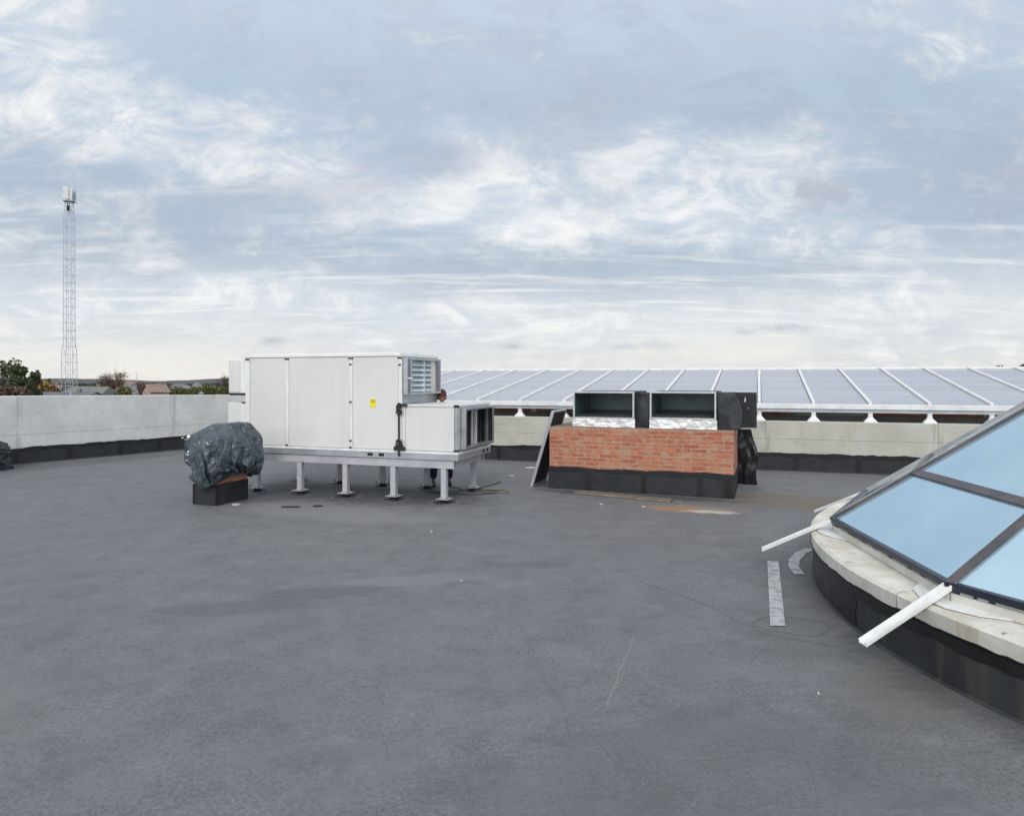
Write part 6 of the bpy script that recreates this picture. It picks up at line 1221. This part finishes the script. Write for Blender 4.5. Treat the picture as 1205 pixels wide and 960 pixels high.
M['roof_grey'] = simple('old_slate_roof', (.20,.21,.20), (.14,.15,.13), .85, 0., .6, 0, streak=(1,1,1))
M['roof_red'] = simple('faded_red_roof', (.27,.19,.155), (.22,.15,.125), .85, 0., .6)
M['roof_dark'] = simple('dark_sheet_roof', (.14,.14,.17), (.11,.11,.13), .6, 0., .6)
M['plaster_pink'] = simple('pink_plaster', (.55,.42,.33), (.5,.37,.29), .9, 0., .6)
M['plaster_white'] = simple('white_plaster', (.62,.60,.56), (.55,.53,.5), .9, 0., .6)
M['plaster_orange'] = simple('orange_plaster', (.50,.27,.15), (.45,.24,.14), .9, 0., .6)
M['pane'] = simple('dark_pane', (.03,.035,.04), (.04,.045,.05), .15)
def house(label, px0, px1, D, y_ridge, y_eave, mw, mr, rz=0, depth=8., hip=0.):
    L = (px1-px0)/800*D; zr, ze = zat(y_ridge, D), zat(y_eave, D)
    t = thing('house', label, 'house', (at((px0+px1)/2, D), D + depth/2, GZ), rz, 'houses of the town')
    zr -= GZ; ze -= GZ; w, d = L/2, depth/2
    m = MB(); m.box(-w+.3, w-.3, -d+.4, d-.4, 0, ze)
    for s in (-1, 1):
        if hip == 0: m.add([(s*(w-.3), -d+.4, ze), (s*(w-.3), d-.4, ze), (s*(w-.3), 0, zr-.15)], [(0,1,2)])
    m.build('wall', M[mw], t)
    m = MB(); h = hip*L
    v = [(-w,-d,ze-.1),(w,-d,ze-.1),(w,d,ze-.1),(-w,d,ze-.1),(-w+h,0,zr),(w-h,0,zr)]
    f = [(0,1,5,4),(2,3,4,5)] + ([(0,4,3),(1,2,5)] if hip else [])
    m.add(v, f); ro = m.build('roof', M[mr], t); so = ro.modifiers.new('th', 'SOLIDIFY'); so.thickness = .12
    m = MB(); m.box(w*.3, w*.3+.45, -.25, .2, zr-.5, zr+.45); m.build('chimney', M['roof_red'], ro)
    for xx in (-w*.55, 0, w*.55):
        m = MB(); m.box(xx-.55, xx+.55, -d+.33, -d+.39, ze-2.2, ze-.8); wn = m.build('window', M['plaster_white'], t)
        m = MB(); m.box(xx-.45, xx+.45, -d+.30, -d+.325, ze-2.1, ze-.9); m.build('pane', M['pane'], wn)
    for s in (-1, 1):
        m = MB(); m.box(s*(w-.3)-.05*(1 if s > 0 else -1)*0+ (0 if s < 0 else .002), s*(w-.3)+.04*s, -.5, .5, ze-1.9, ze-.6) if s > 0 else m.box(-(w-.3)-.04, -(w-.3)-.002, -.5, .5, ze-1.9, ze-.6); m.build('window', M['pane'], t)
house('long low house with grey slate roof below the lattice mast', 63, 113, 120, 455, 466, 'plaster_white', 'roof_grey', R(6), 9., .06)
house('flat dark sheet roof shed in front of the long grey house', 36, 100, 92, 461.5, 466, 'plaster_white', 'roof_dark', R(3), 5.)
house('small house with bright yellow lit gable under the ochre tree', 40, 55, 130, 453, 457, 'plaster_orange', 'roof_red', R(35), 7.)
house('pale gabled house with faded red roof right of the bare trees', 159, 182, 150, 452, 461, 'plaster_pink', 'roof_red', R(40), 9.)
house('low house with grey roof next to the pale gabled house', 180, 204, 170, 456.5, 461, 'plaster_orange', 'roof_grey', R(-6), 8.)
house('cream house with grey roof behind the two reddish bare trees', 130, 150, 170, 454, 460, 'plaster_white', 'roof_grey', R(20), 8.)
house('small house with rusty red roof between bare trees', 114, 132, 135, 459, 464, 'plaster_pink', 'roof_red', R(-10), 7.)
house('far white house with red roof on the rise behind the trees', 143, 154, 320, 448.5, 452, 'plaster_white', 'roof_red', R(15), 8.)
house('far small white house in front of the wooded hill', 226, 232, 420, 450, 453, 'plaster_white', 'roof_grey', R(0), 8.)
house('far grey roofed building left of the green trees', 200, 214, 300, 451.5, 455, 'plaster_white', 'roof_dark', R(-8), 9.)

# utility poles
for px, D, py, lab in ((161, 330, 439, 'tall thin far pole rising behind the pale gabled house'), (149, 130, 459, 'short wooden pole left of the pale gabled house'), (237, 140, 460, 'pale pole standing in the row of green trees'), (83, 70, 461, 'short white post poking over the parapet below the mast')):
    m1 = MB(); D_ = D; m1.tube([(0,0,0), (0,0,zat(py, D)-GZ)], .00045*D+.03, 8, .0003*D+.02); m1.box(-.5, .5, -.05, .05, zat(py,D)-GZ-.5, zat(py,D)-GZ-.38)
    tag(m1.build('utility_pole', M['antenna'] if D < 150 else M['mast'], None, 0, False, (at(px, D), D, GZ)), lab, 'pole', 'poles in the town')

# ------------------------------------------------------------------ lattice mast
D = 150
ms = thing('lattice_mast', 'tall grey steel lattice mast with white antenna panels on its top', 'mast', (at(81.5, D), D, GZ), R(12))
zz = lambda py: zat(py, D) - GZ
prof = [(0., 1.18), (zz(416), 1.10), (zz(403), .86), (zz(256), .80), (zz(244), .62), (zz(238), .58)]
def half(z):
    for (z0, w0), (z1, w1) in zip(prof, prof[1:]):
        if z <= z1: return w0 + (w1-w0)*(z-z0)/(z1-z0)
    return prof[-1][1]
for sx in (-1, 1):
    for sy in (-1, 1):
        m1 = MB(); m1.tube([(sx*w, sy*w, z) for z, w in prof], .058, 6); m1.build('mast_leg', M['mast'], ms)
m1 = MB(); z = 0.; k = 0; top = prof[-1][0]
hz = []
while z < top:
    w = half(z); hz.append(z)
    z2 = min(top, z + 1.75)
    w2 = half(z2); c4 = [(-1,-1),(1,-1),(1,1),(-1,1)]
    for i in range(4):
        a, b = c4[i], c4[(i+1)%4]
        m1.bar((a[0]*w, a[1]*w, z), (b[0]*w, b[1]*w, z), .06, .06)
        p_, q_ = ((a, b) if k % 2 else (b, a))
        m1.bar((p_[0]*w, p_[1]*w, z), (q_[0]*w2, q_[1]*w2, z2), .035, .035)
    z = z2; k += 1
m1.build('bracing', M['mast'], ms)
m1 = MB()
for xo in (-.22, .22): m1.tube([(xo, 0, 0), (xo, 0, top-1)], .035, 5)
z = .5
while z < top-1: m1.bar((-.22,0,z), (.22,0,z), .04, .04); z += 1.0
m1.build('ladder', M['mast'], ms)
pz = zz(237.5)
m1 = MB(); m1.box(-1.05, 1.15, -1.0, 1.0, pz, pz+.12); m1.tube([(0,0,pz-3), (0,0,zz(219))], .11, 8)
for s in (-1,1): m1.tube([(s*.55,0,pz-1.4),(s*1.0,0,pz)], .06, 5)
m1.build('head_frame', M['mast'], ms)
for i, (x, y, mt) in enumerate([(-.72,-.5,'antenna'), (-.08,-.9,'antenna'), (.55,-.62,'antenna'), (.85,.4,'mast'), (-.6,.6,'antenna')]):
    m1 = MB(); m1.box(x-.33, x+.33, y-.12, y+.12, pz+.35, zz(220.5)-.15*i); m1.build('antenna_panel', M[mt], ms, .05)
m1 = MB(); m1.tube([(1.12,0,pz-.2),(1.12,0,zz(219))], .05, 6); m1.tube([(-1.0,-.4,pz),(-1.0,-.4,zz(221))], .06, 6); m1.build('whip_aerial', M['mast'], ms)
m1 = MB(); m1.tube([(.05,-.7,pz-2.1),(.12,-.85,pz-1.0)], .26, 12); m1.build('dish', M['dark'], ms)

# ------------------------------------------------------------------ sky, sun, camera
SUN_EL, SUN_AZ = R(36), R(186)     # azimuth clockwise from +Y: behind and to the left of the camera
W = bpy.data.worlds.new('World'); S.world = W; W.use_nodes = True; W.node_tree.nodes.clear()
t = NT(W.node_tree)
out = t.n('ShaderNodeOutputWorld'); bg = t.n('ShaderNodeBackground'); t.L.new(bg.outputs[0], out.inputs[0]); bg.inputs[1].default_value = .1
sky = t.n('ShaderNodeTexSky'); sky.sky_type = 'NISHITA'; sky.sun_disc = False; sky.sun_elevation = SUN_EL; sky.sun_rotation = SUN_AZ; sky.dust_density = 2.
dirv = t.n('ShaderNodeTexCoord').outputs['Generated']
sp = t.n('ShaderNodeSeparateXYZ', Vector=dirv); dx, dy, dz = sp.outputs[0], sp.outputs[1], sp.outputs[2]
zc = t.m('MAXIMUM', dz, 0.)
inv = t.m('DIVIDE', 1., t.m('ADD', zc, .11))
pv = t.n('ShaderNodeCombineXYZ', X=t.m('MULTIPLY', dx, inv), Y=t.m('MULTIPLY', dy, inv), Z=0.).outputs[0]
av = t.n('ShaderNodeCombineXYZ', X=t.m('DIVIDE', dx, t.m('MAXIMUM', dy, .2)), Y=t.m('DIVIDE', dz, t.m('MAXIMUM', dy, .2)), Z=dy)
sa = t.n('ShaderNodeSeparateXYZ', Vector=av)
wv = t.n('ShaderNodeTexNoise', Vector=av, Scale=7., Detail=5., Roughness=.6)
wf = t.n('ShaderNodeTexNoise', Vector=av, Scale=26., Detail=6., Roughness=.62)
def blob(px, py, wx, wy, rot=0., warp=.06):
    """soft patch of the cloud deck, centred on a direction"""
    cx, cy = (px-602.5)/800, (446-py)/800
    ws = t.n('ShaderNodeSeparateXYZ', Vector=(wf if max(wx, wy) < 80 else wv).outputs[1])
    ax = t.m('ADD', t.m('SUBTRACT', sa.outputs[0], cx), t.m('MULTIPLY', t.m('SUBTRACT', ws.outputs[0], .5), warp*2))
    ay = t.m('ADD', t.m('SUBTRACT', sa.outputs[1], cy), t.m('MULTIPLY', t.m('SUBTRACT', ws.outputs[1], .5), warp))
    c, s = math.cos(rot), math.sin(rot)
    u = t.m('DIVIDE', t.m('ADD', t.m('MULTIPLY', ax, c), t.m('MULTIPLY', ay, s)), wx/800)
    v = t.m('DIVIDE', t.m('SUBTRACT', t.m('MULTIPLY', ay, c), t.m('MULTIPLY', ax, s)), wy/800)
    return t.m('POWER', 2.71828, t.m('MULTIPLY', -1., t.m('ADD', t.m('MULTIPLY', u, u), t.m('MULTIPLY', v, v))))
def addup(items):
    a = None
    for k, b in items:
        x = t.m('MULTIPLY', b, k); a = x if a is None else t.m('ADD', a, x)
    return a
# deck colour by elevation
cr = t.n('ShaderNodeValToRGB', Fac=zc); e = cr.color_ramp.elements
stops = [(0., (.86,.83,.775)), (.035, (.82,.81,.775)), (.075, (.72,.745,.765)), (.12, (.575,.63,.695)), (.17, (.43,.51,.605)), (.25, (.42,.515,.625)), (.36, (.445,.55,.68)), (.55, (.62,.70,.82)), (1., (.95,1.0,1.06))]
e[0].position, e[0].color = stops[0][0], (*stops[0][1], 1); e[1].position, e[1].color = stops[-1][0], (*stops[-1][1], 1)
for p_, c_ in stops[1:-1]:
    q = e.new(p_); q.color = (*c_, 1)
n1 = t.noise(t.mapping(pv, (1,1,1), (0,0,R(15)), (3.1,1.7,0)), 1.15, 9., .58, .55)
n2 = t.noise(t.mapping(pv, (.55,1.5,1), (0,0,R(-8)), (8.2,4.4,0)), 1.9, 9., .60, .5)
n3 = t.noise(t.mapping(pv, (.35,1.7,1), (0,0,R(-4)), (1.2,9.4,0)), 2.6, 10., .62, .35)
n4 = t.noise(t.mapping(av, (1,1.9,1), (0,0,R(14)), (5.,2.,0)), 3.4, 9., .62, .7)
n5 = t.noise(t.mapping(av, (1,2.1,1), (0,0,R(-10)), (1.,7.,0)), 7.5, 9., .68, .6)
n6 = t.noise(t.mapping(av, (1,1.5,1), (0,0,R(20)), (4.,1.,0)), 15., 8., .7, .8)
wb = addup([(.20, blob(700,262,330,45,R(-4))), (.14, blob(480,225,230,40,R(-12))), (.16, blob(90,90,240,70,R(-35))), (.05, blob(250,170,220,50)), (.16, blob(555,165,80,26,R(-30))), (.12, blob(900,195,160,40)),
            (.12, blob(500,365,260,22,R(-6))), (.10, blob(1080,330,200,40)), (-.08, blob(120,285,260,35)), (.10, blob(150,350,260,30)),
            (-.22, blob(800,315,330,30)), (-.16, blob(300,225,330,45,R(-4))), (-.14, blob(950,120,300,80,R(-12))), (-.06, blob(600,30,300,50)), (-.10, blob(480,120,200,60,R(-20))), (-.12, blob(1180,250,120,60))])
puff = t.m('ADD', t.m('ADD', t.m('MULTIPLY', n1, .16), t.m('MULTIPLY', n2, .14)), t.m('ADD', t.m('MULTIPLY', n4, .30), t.m('ADD', t.m('MULTIPLY', n5, .24), t.m('MULTIPLY', n6, .16))))
lit = t.ramp(t.m('ADD', puff, t.m('MULTIPLY', wb, .62)), .420, .650)
deckc = t.mix(t.m('MULTIPLY', lit, .95), t.mix(t.m('MULTIPLY', t.ramp(t.m('ADD', t.m('MULTIPLY', n4, .5), t.m('MULTIPLY', n5, .5)), .42, .62), .5), cr.outputs[0], (.35,.41,.51)), t.mix(t.ramp(n5, .38, .62), (.63,.69,.765), (.90,.90,.895)))
strk = t.m('MULTIPLY', t.ramp(n3, .50, .72), t.ramp(zc, .02, .10)); strk = t.m('MULTIPLY', strk, t.m('SUBTRACT', 1., t.ramp(zc, .22, .4)))
deckc = t.mix(t.m('MULTIPLY', strk, t.m('SUBTRACT', .80, t.m('MULTIPLY', t.ramp(zc, .08, .2), .42))), deckc, (.94,.93,.90))
dk = t.m('ADD', t.m('MULTIPLY', t.ramp(t.m('ADD', t.m('MULTIPLY', n2, .6), t.m('MULTIPLY', n1, .4)), .40, .25), 0.), addup([(.95, blob(972,228,40,21,R(14),.085)), (.8, blob(1198,218,28,28,0,.08)), (.65, blob(495,192,75,24,R(10),.06)), (.5, blob(690,128,60,36,0,.08)), (.35, blob(300,235,150,22,R(4),.06)), (.8, blob(925,387,24,6,0,.025)), (.75, blob(755,407,34,5,0,.02)), (.7, blob(322,401,15,4,0,.014)), (.6, blob(603,407,13,4,0,.012)), (.6, blob(880,390,18,4,0,.014)), (.3, blob(715,240,30,20,R(50),.06))]))
dk = t.m('MULTIPLY', dk, t.m('ADD', .25, t.m('MULTIPLY', t.ramp(t.m('ADD', t.m('MULTIPLY', n5, .5), t.m('MULTIPLY', n6, .5)), .40, .58), 1.1)))
deckc = t.mix(t.m('MINIMUM', dk, .85), deckc, (.44,.475,.565))
# deck is brightest overhead and behind the camera, where the hidden sun is
back = t.m('ADD', 1., t.m('MULTIPLY', t.ramp(t.m('MULTIPLY', dy, -1.), -.25, .9), .75))
fin = t.mix(1., deckc, t.n('ShaderNodeCombineXYZ', X=back, Y=back, Z=back).outputs[0], 'MULTIPLY')
cloud10 = t.mix(1., fin, (10.,10.,10.), 'MULTIPLY')
final = t.mix(.94, sky.outputs[0], cloud10)
t.L.new(final, bg.inputs[0])

sl = bpy.data.lights.new('sun', 'SUN'); sl.energy = 1.25; sl.angle = R(18); sl.color = (1, .95, .88)
so = bpy.data.objects.new('sun', sl); COL.objects.link(so)
sd = Vector((math.sin(SUN_AZ)*math.cos(SUN_EL), math.cos(SUN_AZ)*math.cos(SUN_EL), math.sin(SUN_EL)))
so.rotation_euler = sd.to_track_quat('Z', 'Y').to_euler(); so.location = (0, -5, 20)

cd = bpy.data.cameras.new('camera'); cam = bpy.data.objects.new('camera', cd); COL.objects.link(cam)
cam.location = (0, 0, 1.8); cam.rotation_euler = (R(90), 0, 0)
cd.sensor_width = 36; cd.sensor_fit = 'HORIZONTAL'; cd.lens = 36*800/1205; cd.shift_y = -34/1205; cd.clip_start = .05; cd.clip_end = 8000
S.camera = cam
S.view_settings.view_transform = 'Standard'; S.view_settings.look = 'None'; S.view_settings.exposure = .12; S.view_settings.gamma = 1
S.render.resolution_x, S.render.resolution_y = 1024, 815
S.cycles.use_denoising = True
S.cycles.max_bounces = 6
